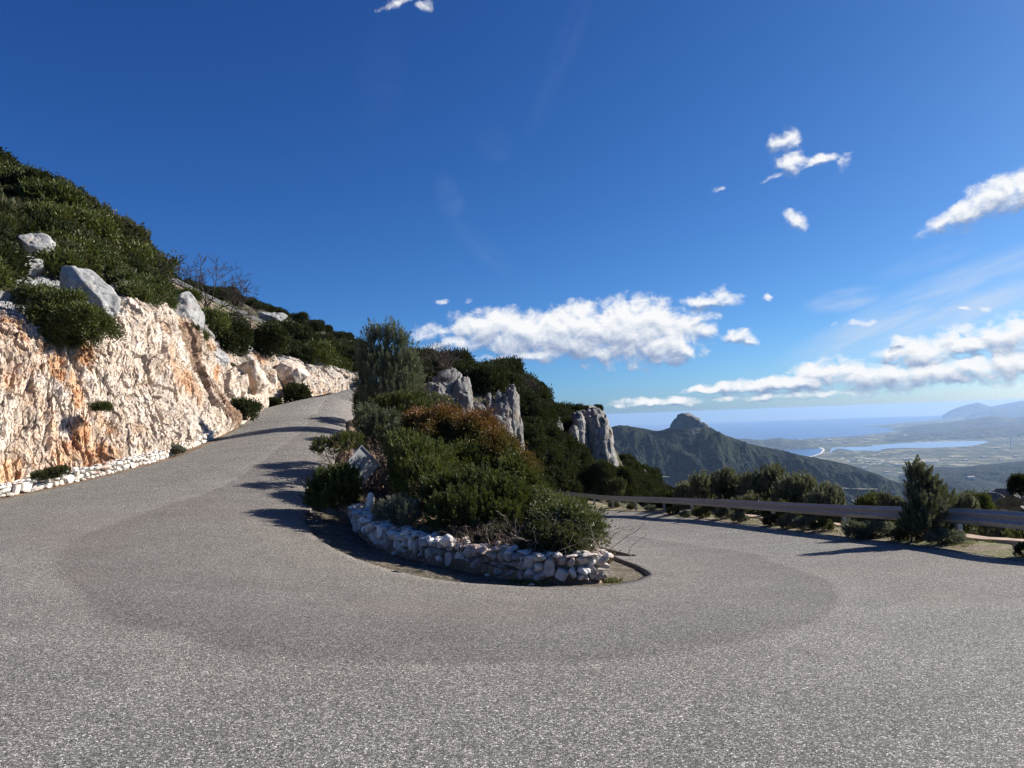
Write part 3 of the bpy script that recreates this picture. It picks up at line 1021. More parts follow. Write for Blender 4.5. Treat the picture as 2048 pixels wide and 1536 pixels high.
# vertical ribs and gullies through the face
rib = ridged(np.stack([Sx * 3.3, T * 0.35, np.zeros_like(T)], -1), 3, 21)
disp += np.interp(T, [0, 0.5, 3, 4.5], [0, 0.22, 0.3, 0]) * (rib - 0.6)
pd = p + n * disp[:, None]
crack = np.clip(0.25 * c1 * (rf > 0) + 0.55 * c2 * np.clip(rf * 2 + .3, 0, 1) + 0.35 * c3 * np.clip(rf * 1.5 + .5, 0, 1) + .2 * c4, 0, 1)
# grey weathered rock above the cut and beyond the main slab, fresh rock on the cut
wz = np.interp(T, [0, 2.6, 3.7, 4.5, 9], [0.0, 0.05, 0.35, 0.85, 1.0])
wz = np.maximum(wz, np.interp(Sx, [3.7, 4.2, 4.6, 5.5, 7], [0, 0.25, 0.40, 0.35, 0.45]) * np.interp(T, [0, 1, 3], [0.6, 0.9, 1.2]))
cell = 0.4 * r2 + 0.35 * r3 + .25 * r4
# ground colour: scrub soil high on the slope
NF = grid_faces(len(lvl), len(sta))
if (np.cross(pd[NF[5000, 1]] - pd[NF[5000, 0]], pd[NF[5000, 3]] - pd[NF[5000, 0]]) @ np.array([1, -0.3, 0.5])) < 0:
    NF = NF[:, ::-1]
sc_c = 3.42 + 0.62 * (1 - np.clip(T, 0, 4) / 4)
scree = np.clip(1.15 - np.abs(Sx - sc_c) / .20, 0, 1) * np.interp(T, [0, .3, 3.6, 4.3], [.6, 1, .9, 0])
stn = np.zeros_like(T)
for s0, t0, rs_, rt_, a_ in [(1.55, 3.1, .16, .45, .9), (1.72, 2.5, .15, .5, .95), (1.86, 1.9, .14, .5, .9), (1.90, 1.2, .16, .5, .85), (2.03, .55, .17, .5, .9), (2.06, 2.55, .13, .42, .95), (1.12, .55, .2, .6, .9), (1.25, 3.0, .2, .4, .6), (3.05, 2.0, .12, .5, .45), (4.05, 2.2, .08, .9, .8), (4.95, 1.2, .08, .8, .6)]:
    stn = np.maximum(stn, a_ * np.exp(-((Sx - s0) / rs_) ** 2 - ((T - t0) / rt_) ** 2))
soil_a = np.interp(T, [4.3, 5.2, 9], [0, 1, 1]) * np.interp(Sx, [0, 1.0, 1.5, 2.0], [.3, .35, .55, 1])
me = mesh_np('cliff', pd, NF, [M['cliff']], False, {'crack': crack, 'weather': wz, 'cell': cell, 'scree': scree, 'soil': soil_a, 'stain': stn})
struct(obj('cliff', me))


def hill_point(l, s):
    """displaced point and normal of the left slope at level l, station s"""
    i = int(np.argmin(np.abs(lvl - l)))
    j = int(np.argmin(np.abs(sta - s)))
    return pd.reshape(P.shape)[i, j], HILLN[i, j]


HPX = None


def hill_at_px(px, py):
    """the slope point seen at a pixel"""
    global HPX
    if HPX is None:
        X = pd
        dep = X @ _f
        HPX = np.stack([CXP + FPX * (X @ CR) / dep, CYP - FPX * (X @ CU) / dep, dep], -1)
    d = (HPX[:, 0] - px) ** 2 + (HPX[:, 1] - py) ** 2
    near = np.where(d < max(d.min() * 4, 16))[0]
    k = near[np.argmin(HPX[near, 2])]
    return pd[k], n[k]


# ------------------------------------------------------------------ boulders
def boulder(name, px, py, Y, w, h, dep, seed, label, tilt=0.0, sub=5, mat='boulder', weather=1.0, base_drop=0.0, cuts=16, cat='boulder', lo=0.5):
    """px,py = centre of the visible face; w,h in pixels, dep in metres"""
    r = np.random.default_rng(seed)
    if Y is None:
        Y = hill_at_px(px, py)[0][1] - .15
    c = at(px, py, Y)
    v, f = stone(r, sub, cuts, lo, 0.95)
    dims = np.array([w * pxm(Y), dep, h * pxm(Y)]) / 2
    m = dims.mean()
    v = v * dims
    nn = v / np.maximum(np.linalg.norm(v, axis=1, keepdims=True), 1e-6)
    fr, ck, rn_ = fracture(v / m * 1.7 + seed, seed, 0.8, 0.5)
    fr2, ck2, _ = fracture(v / m * 4.5 + seed, seed + 1, 0.8, 0.5)
    v = v + nn * (m * (0.10 * fr + 0.035 * fr2 + 0.05 * fbm(v / m * 2.5 + seed, 5, seed)))[:, None]
    ca, sa = math.cos(tilt), math.sin(tilt)
    v = np.stack([v[:, 0] * ca - v[:, 2] * sa, v[:, 1], v[:, 0] * sa + v[:, 2] * ca], -1)
    o = obj(name, mesh_np(name, v, f, [M[mat]], True, {'crack': 0.5 * ck * (fbm(v / m * 3, 2, seed) > 0) + 0.25 * ck2 * (fbm(v / m * 5, 2, seed + 3) > .1), 'weather': np.full(len(v), weather), 'cell': rn_}), loc=c + np.array([0, dims[1] * 0.35, -base_drop]))
    return tag(o, label, cat)


boulder('boulder', 170, 582, 30.0, 172, 84, 1.6, 101, 'long pale grey slab leaning down the slope above the overhanging bush', tilt=-0.62, weather=0.9, lo=.6)
boulder('boulder', 62, 488, 33.2, 74, 56, 1.8, 102, 'smooth grey boulder topmost of the cluster at the left edge', tilt=-0.3)
boulder('boulder', 42, 524, 32.0, 92, 58, 1.8, 103, 'grey boulder with a dark shaded underside in the cluster at the left edge', tilt=-0.45)
boulder('boulder', 2, 536, 31.2, 40, 58, 1.6, 104, 'grey boulder cut by the left edge of the view, below two others', tilt=-0.2)
boulder('boulder', 4, 392, None, 22, 32, 1.2, 105, 'small white boulder high among the slope bushes at the left edge')
boulder('boulder', 366, 628, 42.0, 70, 96, 2.4, 106, 'tall smooth grey boulder under the retaining wall beside the bare trees', tilt=0.12, lo=.66)
boulder('boulder', 222, 590, 36.0, 22, 44, 1.0, 107, 'small knobbly grey rock standing behind the long leaning slab')
boulder('boulder', 478, 694, 50.0, 44, 36, 2.0, 108, 'rounded grey boulder between dark bushes above the cut rock', lo=.7)
boulder('boulder', 428, 718, 44.5, 58, 58, 2.0, 109, 'grey hump of rock at the top of the brown scree', tilt=-0.6)
boulder('boulder', 500, 755, 47.5, 62, 84, 2.2, 110, 'tall pinkish white rock rib beside the climbing road', tilt=0.1, mat='cliff', weather=0.22)
boulder('boulder', 474, 780, 45.0, 36, 70, 1.6, 111, 'narrow orange stained rock rib at the side of the scree', tilt=-0.25, mat='cliff', weather=0.15)
boulder('boulder', 576, 752, 57.5, 74, 72, 2.4, 112, 'broad pinkish rock face below the dark shrubs at the far bend', tilt=-0.35, mat='cliff', weather=0.16)
boulder('boulder', 540, 762, 56.0, 40, 50, 1.6, 113, 'small whitish rock between the two pink rock faces', mat='cliff', weather=0.2)
boulder('boulder', 690, 762, 75.0, 52, 48, 2.4, 114, 'pale rock face at the top of the climbing road', tilt=-0.35, mat='cliff', weather=0.2)
boulder('boulder', 545, 636, 88.0, 62, 32, 3.0, 115, 'distant grey rock outcrop behind the end of the retaining wall', tilt=-0.2)
boulder('boulder', 30, 650, 28.0, 44, 70, 1.4, 116, 'grey rock shelf at the left edge above the cut face', tilt=-0.25)
boulder('boulder', 300, 660, 35.4, 50, 60, 1.3, 118, 'cream coloured knob at the crest of the cut face', tilt=-0.5, mat='cliff', weather=0.35)


# ------------------------------------------------------------------ crags: ribs of rock grown from several columns
def crag(name, cols, seed, label, mat='crag', cat='rock crag', weather=0.75, kind=None, flute=0.16, NR=70, NA=90, rot=0.0):
    """cols: (px centre, py top, py base, half width px, depth m, Y, lean px)"""
    Vs, Fs, At = [], [], {'crack': [], 'weather': [], 'cell': []}
    b = 0
    base = at(cols[0][0], cols[0][2], cols[0][5])
    for k, (px, pt, pb, hw, dep, Y, lean) in enumerate(cols):
        top, bot = at(px + lean, pt, Y), at(px, pb, Y)
        H = top[2] - bot[2]
        W = hw * pxm(Y)
        t = np.linspace(0, 1, NR)
        a = np.linspace(0, 2 * math.pi, NA, endpoint=False)
        tt, aa = np.meshgrid(t, a, indexing='ij')
        prof = np.interp(tt, [0, .35, .7, .86, .95, 1.0], [1.18, 1.06, 0.9, 0.74, 0.46, 0.02])
        e = 2.6
        cx = np.sign(np.cos(aa)) * np.abs(np.cos(aa)) ** (2 / e)
        sy = np.sign(np.sin(aa)) * np.abs(np.sin(aa)) ** (2 / e)
        x = bot[0] + (top[0] - bot[0]) * tt + W * prof * cx
        y = bot[1] + dep / 2 * prof * sy + dep * .3
        z = bot[2] + H * (1 - (1 - tt) ** 1.15)
        p = np.stack([x, y, z], -1).reshape(-1, 3)
        nn = np.stack([cx * dep, sy * W, 0.25 * np.ones_like(cx) * W], -1).reshape(-1, 3)
        nn /= np.linalg.norm(nn, axis=1, keepdims=True)
        L = max(W, 0.5)
        u = p / L
        f1, ck1, rr = fracture(u * [0.9, 0.9, 0.45] + seed + k, seed, 0.9, 0.8)
        f2, ck2, _ = fracture(u * [2.6, 2.6, 1.1] + seed, seed + 2, 0.9, 0.6)
        f3, ck3, _ = fracture(u * [6, 6, 4.0] + seed, seed + 4, 0.9, 0.6)
        rd = ridged(u * [1.5, 1.5, 0.18] + seed, 4, seed + 5)
        d = L * (0.24 * f1 + 0.11 * f2 + 0.05 * f3 + flute * (rd - 0.7) + 0.06 * fbm(u * 3, 5, seed + 8))
        p = p + nn * d[:, None]
        p[:, 2] += (0.10 * H * fbm(np.c_[u[:, :2] * 1.6, np.zeros(len(u))], 3, seed + 6)) * tt.ravel() ** 2
        Vs.append(p)
        i = np.arange(NR - 1)[:, None] * NA + np.arange(NA)[None]
        j = np.arange(NR - 1)[:, None] * NA + (np.arange(NA)[None] + 1) % NA
        Fs.append(np.stack([i, j, j + NA, i + NA], -1).reshape(-1, 4) + b)
        b += NR * NA
        At['crack'].append(np.clip(0.5 * ck1 + 0.4 * ck2 + .25 * ck3, 0, 1))
        At['weather'].append(np.full(len(p), weather))
        At['cell'].append(rr)
    me = mesh_np(name, np.concatenate(Vs) - base, np.concatenate(Fs), [M[mat]], True, {k: np.concatenate(v) for k, v in At.items()})
    o = obj(name, me, loc=base)
    if kind:
        return struct(o)
    return tag(o, label, cat)


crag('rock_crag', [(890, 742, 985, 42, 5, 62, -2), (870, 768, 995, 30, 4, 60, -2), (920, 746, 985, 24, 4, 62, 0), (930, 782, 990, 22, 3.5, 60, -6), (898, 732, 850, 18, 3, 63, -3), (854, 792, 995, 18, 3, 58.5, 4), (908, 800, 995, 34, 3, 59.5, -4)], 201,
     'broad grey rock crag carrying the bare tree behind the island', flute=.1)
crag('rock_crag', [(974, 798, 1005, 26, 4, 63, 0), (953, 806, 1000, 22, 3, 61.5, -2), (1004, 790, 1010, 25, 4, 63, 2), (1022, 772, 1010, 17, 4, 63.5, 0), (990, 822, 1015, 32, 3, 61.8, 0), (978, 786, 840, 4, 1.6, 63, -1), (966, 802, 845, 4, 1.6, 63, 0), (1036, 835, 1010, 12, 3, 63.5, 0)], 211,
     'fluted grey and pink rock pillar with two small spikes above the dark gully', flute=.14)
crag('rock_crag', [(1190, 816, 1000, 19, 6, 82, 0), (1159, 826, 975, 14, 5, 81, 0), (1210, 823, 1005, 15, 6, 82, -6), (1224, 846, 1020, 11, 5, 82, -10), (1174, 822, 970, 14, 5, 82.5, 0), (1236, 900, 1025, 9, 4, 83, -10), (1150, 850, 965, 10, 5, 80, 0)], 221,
     'high sunlit cliff tower at the right end of the dark ridge', flute=.2, mat='crag_sunlit_tone')
crag('rock_crag', [(1112, 832, 885, 12, 3, 78, -2)], 231, 'small grey rock half buried in shrubs left of the cliff tower')
crag('rock_crag', [(1108, 806, 850, 13, 3, 88, -3)], 236, 'grey rock knob on the ridge skyline above the shrubs')
crag('rock_spike', [(1290, 942, 1040, 6, 2.0, 95, 1), (1281, 955, 1040, 6, 2.0, 95, 0)], 241, 'thin pale rock spike at the foot of the ridge', flute=.12)
crag('rock_spike', [(1262, 932, 1025, 9, 3, 93, -5)], 246, 'pale stepped rocks below the cliff tower')

# ------------------------------------------------------------------ ridge carrying the crags, behind the right arm
rows = [
    [(700, 1075, 46), (840, 1075, 47), (950, 1075, 48), (1050, 1068, 52), (1130, 1062, 60), (1230, 1060, 72), (1320, 1060, 84), (1420, 1080, 100)],
    [(760, 990, 62), (860, 1000, 60), (960, 1010, 60), (1060, 1000, 64), (1140, 998, 70), (1230, 1003, 80), (1320, 1012, 90), (1420, 1040, 104)],
    [(760, 870, 66), (860, 880, 63), (960, 890, 64), (1060, 900, 69), (1140, 930, 76), (1230, 965, 84), (1310, 990, 92), (1400, 1020, 106)],
    [(760, 760, 72), (850, 760, 70), (930, 770, 72), (1030, 790, 76), (1110, 850, 83), (1200, 880, 90), (1285, 960, 97), (1390, 1010, 110)],
    [(760, 740, 80), (850, 745, 80), (930, 762, 80), (1030, 775, 84), (1110, 832, 90), (1200, 868, 97), (1280, 960, 104), (1390, 1015, 116)],
    [(760, 790, 110), (850, 800, 110), (930, 810, 110), (1030, 830, 112), (1110, 880, 116), (1200, 940, 120), (1280, 1010, 126), (1390, 1060, 136)],
]
RP = np.concatenate([loft(stations(rows[:2]), 20, 200)[:-1], loft(stations(rows[1:]), 120, 200)])
rn2 = fbm(RP.reshape(-1, 3) * 0.25, 5, 31).reshape(139, 200)
rn2[:19] *= .3
RP[..., 2] += rn2 * 0.8
RIDGE = RP[19:]
struct(obj('ridge', mesh_np('ridge', RP.reshape(-1, 3), grid_faces(139, 200), [M['scrub']], True)))

# far slope behind the upper road
rows = [
    [(250, 620, 78), (380, 620, 86), (470, 640, 92), (560, 665, 100), (640, 690, 110), (740, 720, 122)],
    [(250, 540, 82), (360, 574, 90), (460, 598, 97), (560, 632, 106), (640, 660, 116), (740, 696, 128)],
    [(250, 590, 110), (360, 620, 115), (460, 640, 120), (560, 670, 128), (640, 700, 138), (740, 740, 150)],
]
FP = loft(stations(rows), 60, 160)
FP[..., 2] += fbm(FP.reshape(-1, 3) * 0.2, 4, 33).reshape(60, 160) * 0.7
FARSLOPE = FP
struct(obj('far_slope', mesh_np('far_slope', FP.reshape(-1, 3), grid_faces(60, 160), [M['scrub']], True)))

# upper road's retaining wall
tp = np.array([at(326, 562, 51), at(380, 587, 57), at(447, 620, 66), at(492, 640, 74), (at(540, 660, 83))])
tp2 = cr_curve(tp, 60)
back = np.array([-1.0, 0.25, 0]) * 0.4
hts = np.linspace(2.6, 2.4, 60)
bt = tp2 - np.c_[np.zeros((60, 2)), hts]
V = np.stack([bt + [0.25, -0.06, 0], tp2, tp2 + [0.06, -0.02, 0.0], tp2 + [0.06, -0.02, 0.16], tp2 + back + [0, 0, .16], bt + back], 1)
rw = obj('retaining_wall', mesh_np('retaining_wall', (V - V[30, 0]).reshape(-1, 3), grid_faces(60, 6), [M['concrete']], False), loc=V[30, 0])
tag(rw, 'brown concrete retaining wall carrying the upper road on the left slope', 'retaining wall')
# ================================================================== vegetation
def _unit(v):
    return v / np.maximum(np.linalg.norm(v, axis=-1, keepdims=True), 1e-9)


def leaf_quads(pos, dirs, ln, wd, r, fold=0.25):
    """one diamond leaf per position"""
    n = len(pos)
    dirs = _unit(dirs)
    side = _unit(np.cross(dirs, r.normal(size=(n, 3))))
    up = np.cross(side, dirs)
    ln = np.broadcast_to(ln, (n,))[:, None] * r.uniform(.7, 1.3, (n, 1))
    wd = np.broadcast_to(wd, (n,))[:, None] * r.uniform(.7, 1.3, (n, 1))
    mid = pos + dirs * ln * .45
    a = pos
    b = mid + side * wd * .5 + up * wd * fold
    c = pos + dirs * ln
    d = mid - side * wd * .5 + up * wd * fold
    V = np.stack([a, b, c, d], 1).reshape(-1, 3)
    F = np.arange(4 * n).reshape(n, 4)
    return V, F


def crown(r, lobes, leaf, cover, clump, style='leaf', upright=0.35, shoot=(0.25, 0.45), depth=0.35, flat=0.0):
    """lobes: (c(3), radii(3)); returns verts, faces, tint, clump centres
    style 'leaf': leaves gathered in clumps over the lobes' shells; 'shoot': feathery upright shoots"""
    lob_c = np.array([l[0] for l in lobes], float)
    lob_r = np.array([l[1] for l in lobes], float)
    area = 4 * math.pi * ((lob_r[:, 0] * lob_r[:, 1]) ** 1.6 / 3 + (lob_r[:, 0] * lob_r[:, 2]) ** 1.6 / 3 + (lob_r[:, 1] * lob_r[:, 2]) ** 1.6 / 3) ** (1 / 1.6)
    nleaf = int(area.sum() / (leaf[0] * leaf[1] * 0.5) * cover)
    if style == 'shoot':
        per = max(8, int(1.6 * np.mean(shoot) / leaf[0] * 9))
    else:
        per = max(10, int(cover * 14 * (clump * clump) / (leaf[0] * leaf[1]) * 0.35))
    nc = max(6, nleaf // per)
    k = r.choice(len(lobes), nc * 2, p=area / area.sum())
    d = _unit(r.normal(size=(nc * 2, 3)))
    d[:, 2] = np.where(d[:, 2] < -0.55, -d[:, 2], d[:, 2])
    rad = 1 - depth * r.random(nc * 2) ** 1.5
    # uneven outline: noise on the radius
    rad = rad * (1 + 0.22 * perlin(d * 2.2 + k[:, None] * 7.7, int(r.integers(1e6))) + 0.12 * r.normal(size=nc * 2) * (r.random(nc * 2) < .3))
    pos = lob_c[k] + d * lob_r[k] * rad[:, None]
    # drop clumps deep inside another lobe
    q = (((pos[:, None] - lob_c[None]) / lob_r[None]) ** 2).sum(-1)
    keep = q.min(1) > 0.42
    pos, d, k = pos[keep][:nc], d[keep][:nc], k[keep][:nc]
    nc = len(pos)
    out = _unit(d / lob_r[k])
    ct = np.clip(0.5 + 0.22 * r.normal(size=nc), 0.05, 0.95)
    if style == 'shoot':
        ax = _unit(out * .75 + [0, 0, upright] + 0.25 * r.normal(size=(nc, 3)))
        L = r.uniform(*shoot, nc)
        t = r.random((nc, per)) ** 0.85
        rd = r.normal(size=(nc, per, 3))
        rd = _unit(rd - (rd * ax[:, None]).sum(-1, keepdims=True) * ax[:, None])
        bend = np.array([0, 0, .25]) * (t[..., None] ** 2) * L[:, None, None]
        lp = pos[:, None] + ax[:, None] * ((t - .35) * L[:, None])[..., None] + bend + rd * (0.16 * leaf[0])
        ld = ax[:, None] * 0.75 + rd * 0.75 * (1.15 - t[..., None]) + 0.12 * r.normal(size=(nc, per, 3))
        tint = ct[:, None] * .7 + 0.3 * (0.25 + 0.6 * t) + 0.08 * r.normal(size=(nc, per))
    else:
        g = r.normal(size=(nc, per, 3)) * 0.5
        g[..., 2] *= (1 - flat)
        lp = pos[:, None] + g * clump
        ld = out[:, None] * .6 + g * 0.7 + 0.6 * r.normal(size=(nc, per, 3)) + [0, 0, upright]
        tint = ct[:, None] * .65 + 0.35 * r.random((nc, per))
    V, F = leaf_quads(lp.reshape(-1, 3), ld.reshape(-1, 3), leaf[0], leaf[1], r)
    return V, F, np.repeat(np.clip(tint.ravel(), 0, 1), 4), pos


def stems(r, root, targets, rad, n, wob=0.12, sides=4):
    lines = []
    idx = r.choice(len(targets), min(n, len(targets)), replace=False)
    for i in idx:
        t = targets[i]
        b = np.asarray(root) + r.normal(size=3) * [0.12, 0.12, 0] * np.linalg.norm(t - root) * .5
        mid = b * .5 + t * .5 + r.normal(size=3) * wob * np.linalg.norm(t - b) * .6
        mid2 = b * .25 + t * .75 + r.normal(size=3) * wob * np.linalg.norm(t - b) * .4
        pts = cr_curve(np.array([b, mid, mid2, t]), 7)
        lines.append((pts, np.linspace(rad, rad * .25, 7) * r.uniform(.6, 1.2)))
    return tubes(lines, sides)


def lobe(px, py, Y, rpx, rpy, rd):
    return (at(px, py, Y), (rpx * pxm(Y), rd, rpy * pxm(Y)))


def plant(name, label, cat, base, lobes, mat, leaf, cover=2.2, clump=0.18, style='leaf', seed=1, n_stem=14, stem_rad=0.02, stem_mat='bark', hue=None, group=None,
          stem_name='stem', leaf_name='foliage', **kw):
    r = np.random.default_rng(seed)
    base = np.asarray(base, float)
    V, F, tint, pos = crown(r, lobes, leaf, cover, clump, style, **kw)
    root = empty(name, base)
    tag(root, label, cat, group)
    at_ = {'tint': tint}
    at_['hue'] = np.clip(hue(V), 0, 1) if hue else np.zeros(len(V))
    obj(leaf_name, mesh_np(leaf_name, V - base, F, [M[mat]], False, at_), root)
    sv, sf = stems(r, base, pos, stem_rad, n_stem)
    obj(stem_name, mesh_np(stem_name, sv - base, sf, [M[stem_mat]], True), root)
    return root


def ground_base(px, py):
    q = gp(px, py)
    return np.array([q[0], q[1], float(soil_z(q[0], q[1])) - 0.03])


def isl(x, y):
    return np.array([x, y, float(soil_z(x, y)) - 0.04])


def under(px, Y, fn=None):
    q = at(px, 900, Y)
    return isl(q[0], Y) if fn is None else np.array([q[0], Y, fn(q[0], Y)])


# ------------------------------------------------------------------ the planted island
# young pine at the back
Y = 36
plant('pine_tree', 'young bushy pine with many upright grey green shoots at the back of the island', 'tree', under(775, Y),
      [lobe(762, 770, Y, 40, 62, 1.2), lobe(800, 765, Y, 40, 52, 1.3), lobe(815, 800, Y - .4, 36, 42, 1.1), lobe(745, 790, Y, 30, 50, 1.0), lobe(778, 812, Y - .5, 52, 42, 1.3),
       lobe(744, 700, Y, 11, 36, .4), lobe(765, 700, Y, 12, 40, .4), lobe(783, 694, Y, 13, 38, .4), lobe(802, 712, Y, 14, 38, .45), lobe(818, 735, Y, 14, 36, .5), lobe(730, 730, Y, 12, 40, .5), lobe(832, 770, Y, 12, 34, .5)],
      'pine', (0.13, 0.024), 1.15, style='shoot', seed=301, n_stem=40, stem_rad=0.05, upright=1.3, shoot=(0.4, 0.8), leaf_name='crown', stem_name='trunk', depth=.75)
# green shrub under the pine on its right
plant('juniper_bush', 'bright green bush below the pine, left of the grey crag', 'bush', under(815, 32),
      [lobe(815, 822, 32, 48, 30, 1.0), lobe(775, 830, 32, 36, 32, 1.0), lobe(845, 832, 31, 24, 24, .8)], 'slope_green', (0.10, 0.026), 1.7, style='shoot', seed=302, upright=.8, shoot=(.2, .35))
# grey green bush at the road edge left
plant('juniper_bush', 'grey green feathery bush at the left edge of the island beneath the pine', 'bush', under(765, 24),
      [lobe(770, 868, 24, 44, 36, .8), lobe(736, 858, 25, 24, 36, .7), lobe(800, 890, 23, 34, 36, .8), lobe(745, 890, 24, 34, 26, .7)], 'pine', (0.085, 0.022), 1.7, style='shoot', seed=303, upright=.9, shoot=(.2, .4))
plant('dark_shrub', 'dark shrub in shade at the road edge left of the pine trunk', 'bush', under(728, 41),
      [lobe(724, 808, 41, 14, 22, .9), lobe(738, 815, 40, 22, 22, .9)], 'oak', (0.09, 0.04), 2.0, clump=.16, seed=304)


# the big mastic, red on top, olive on the right
def mhue(V):
    d = V @ _f
    y = CYP - FPX * (V @ CU) / d
    x = CXP + FPX * (V @ CR) / d
    top = np.interp(x, [800, 850, 900, 950, 1000, 1060], [838, 824, 826, 836, 880, 960])
    h = 0.80 - (y - top) / 75.0 - 0.9 * np.clip((x - 985) / 40, 0, 1)
    return h + 0.3 * fbm(V * 2.2, 3, 71)


plant('mastic_bush', 'large rounded mastic bush turned rust red on top, the biggest bush of the island', 'bush', under(905, 20),
      [lobe(885, 876, 20.5, 66, 54, 1.1), lobe(945, 882, 20, 60, 52, 1.1), lobe(992, 916, 19.3, 50, 46, 1.0), lobe(860, 900, 20, 44, 52, 1.0), lobe(1030, 952, 18.6, 42, 42, .9), lobe(920, 940, 19, 70, 50, 1.1), lobe(1048, 985, 18, 34, 34, .8), lobe(840, 850, 21, 30, 24, .8)],
      'mastic', (0.065, 0.036), 2.3, clump=0.17, seed=305, n_stem=24, hue=mhue, upright=.25)
# front junipers
Y = 14.6
plant('juniper_bush', 'dense dark green juniper directly behind the middle of the island wall', 'bush', under(935, 14.2),
      [lobe(900, 1000, 15, 62, 44, .75), lobe(962, 996, 14.8, 60, 46, .75), lobe(1015, 1012, 14.4, 44, 46, .7), lobe(940, 1030, 14, 84, 40, .7), lobe(1000, 1045, 13.8, 52, 34, .6)],
      'juniper', (0.06, 0.017), 1.9, style='shoot', seed=306, n_stem=40, stem_rad=.012, stem_mat='twig', upright=.7, shoot=(.12, .26), depth=.5)
plant('juniper_bush', 'green juniper left of the mastic bush with drooping side branches', 'bush', under(830, 16.6),
      [lobe(830, 930, 16.8, 44, 40, .75), lobe(822, 958, 16.4, 40, 38, .7), lobe(856, 975, 16, 54, 42, .75), lobe(806, 905, 17.5, 28, 32, .6), lobe(868, 930, 17, 40, 36, .7)],
      'juniper', (0.065, 0.018), 1.7, style='shoot', seed=307, n_stem=24, stem_rad=.012, upright=.6, shoot=(.14, .3), depth=.5)
# low shrub at the road edge, left front
plant('juniper_bush', 'low round green shrub hanging over the gutter at the left corner of the island', 'bush', isl(*gp(665, 1030)[:2] + np.array([.1, .5])),
      [lobe(662, 980, 17.3, 42, 34, .6), lobe(690, 978, 17.0, 28, 40, .5), lobe(640, 1000, 17.2, 24, 24, .45), lobe(670, 1008, 16.9, 42, 18, .5)],
      'juniper', (0.06, 0.02), 1.9, style='shoot', seed=308, n_stem=24, stem_rad=.012, upright=.8, shoot=(.12, .25))
plant('shrub', 'flat topped shrub with brown twigs reaching over the road behind the sign', 'bush', isl(*gp(690, 945)[:2]),
      [lobe(690, 890, 21.5, 34, 14, .5), lobe(652, 898, 21.5, 28, 13, .45), lobe(712, 890, 22, 16, 14, .4)], 'slope_green', (0.06, 0.02), 1.2, style='shoot', seed=309, n_stem=40, stem_rad=.014, stem_mat='brown_twig', upright=.5, shoot=(.12, .28))
# silver shrub behind the wall
plant('lavender_bush', 'small silvery grey shrub just behind the left part of the island wall', 'bush', isl(*gp(800, 1060)[:2] + np.array([.1, .9])),
      [lobe(800, 1026, 14.6, 36, 20, .35), lobe(770, 1032, 14.8, 22, 14, .3), lobe(822, 1034, 14.3, 20, 16, .3)], 'sage', (0.06, 0.010), 1.5, style='shoot', seed=310, n_stem=16, stem_rad=.006, upright=1.0, shoot=(.1, .22))
# broad leaved shrub at the right end
plant('leafy_shrub', 'glossy leaved shrub with bare grey stems at the right end of the island wall', 'bush', isl(*(WALL[11] + np.array([-.55, 1.1]))),
      [lobe(1172, 1060, 12.5, 36, 36, .5), lobe(1150, 1034, 13, 40, 26, .5), lobe(1190, 1075, 12.2, 22, 28, .35), lobe(1108, 1018, 14, 38, 26, .5), lobe(1100, 1040, 13, 36, 30, .4), lobe(1076, 1010, 14.6, 34, 28, .45)],
      'broad', (0.062, 0.027), 1.15, clump=0.12, seed=311, n_stem=70, stem_rad=.010, stem_mat='twig', upright=.35, depth=.6)


# dry twig thicket beside the sign
def twigs(name, label, cat, base, spread, height, n, seed, mat, rad=0.009, lean=(0, 0), parent=None, curl=.3):
    r = np.random.default_rng(seed)
    lines = []
    for i in range(n):
        b = np.array([r.normal() * spread * .35, r.normal() * spread * .35, 0])
        d = np.array([r.normal() * .55 + lean[0], r.normal() * .55 + lean[1], 1.0])
        L = height * r.uniform(.5, 1.15)
        p = [b]
        for k in range(6):
            d = d + r.normal(size=3) * curl * [1, 1, .6] + [0, 0, -.07 * k]
            p.append(p[-1] + _unit(d) * L / 6)
            if k in (2, 3, 4) and r.random() < .8:
                q = [p[-1]]
                dd = _unit(d) + r.normal(size=3) * .7
                for m in range(3):
                    dd = dd + r.normal(size=3) * .3
                    q.append(q[-1] + _unit(dd) * L * .11)
                lines.append((np.array(q), np.linspace(rad * .55, rad * .25, 4)))
        lines.append((np.array(p), np.linspace(rad, rad * .35, 7)))
    v, f = tubes(lines, 3)
    o = obj(name, mesh_np(name, v, f, [M[mat]], True), parent, loc=None if parent else base)
    if parent is None:
        tag(o, label, cat)
    return o


bt_ = isl(*gp(757, 1015)[:2] + np.array([.1, .25]))
twigs('dry_thicket', 'tangle of dry brown leafless twigs right of the road sign', 'dead shrub', bt_, 1.3, 1.75, 280, 320, 'brown_twig', 0.013)
q = isl(*gp(1000, 1100)[:2] + np.array([.15, .75]))
twigs('dry_thicket', 'bare grey stems of dead undergrowth behind the right part of the island wall', 'dead shrub', isl(*(WALL[9] + np.array([.1, .85]))), 1.1, .75, 90, 321, 'twig', 0.007)
twigs('dry_thicket', 'brown dead stems under the dense juniper behind the middle of the wall', 'dead shrub', isl(*(WALL[6] + np.array([.35, .75]))), .95, .62, 190, 322, 'bark', 0.008)  # dead stems, made denser and darker to imitate the shade under the juniper

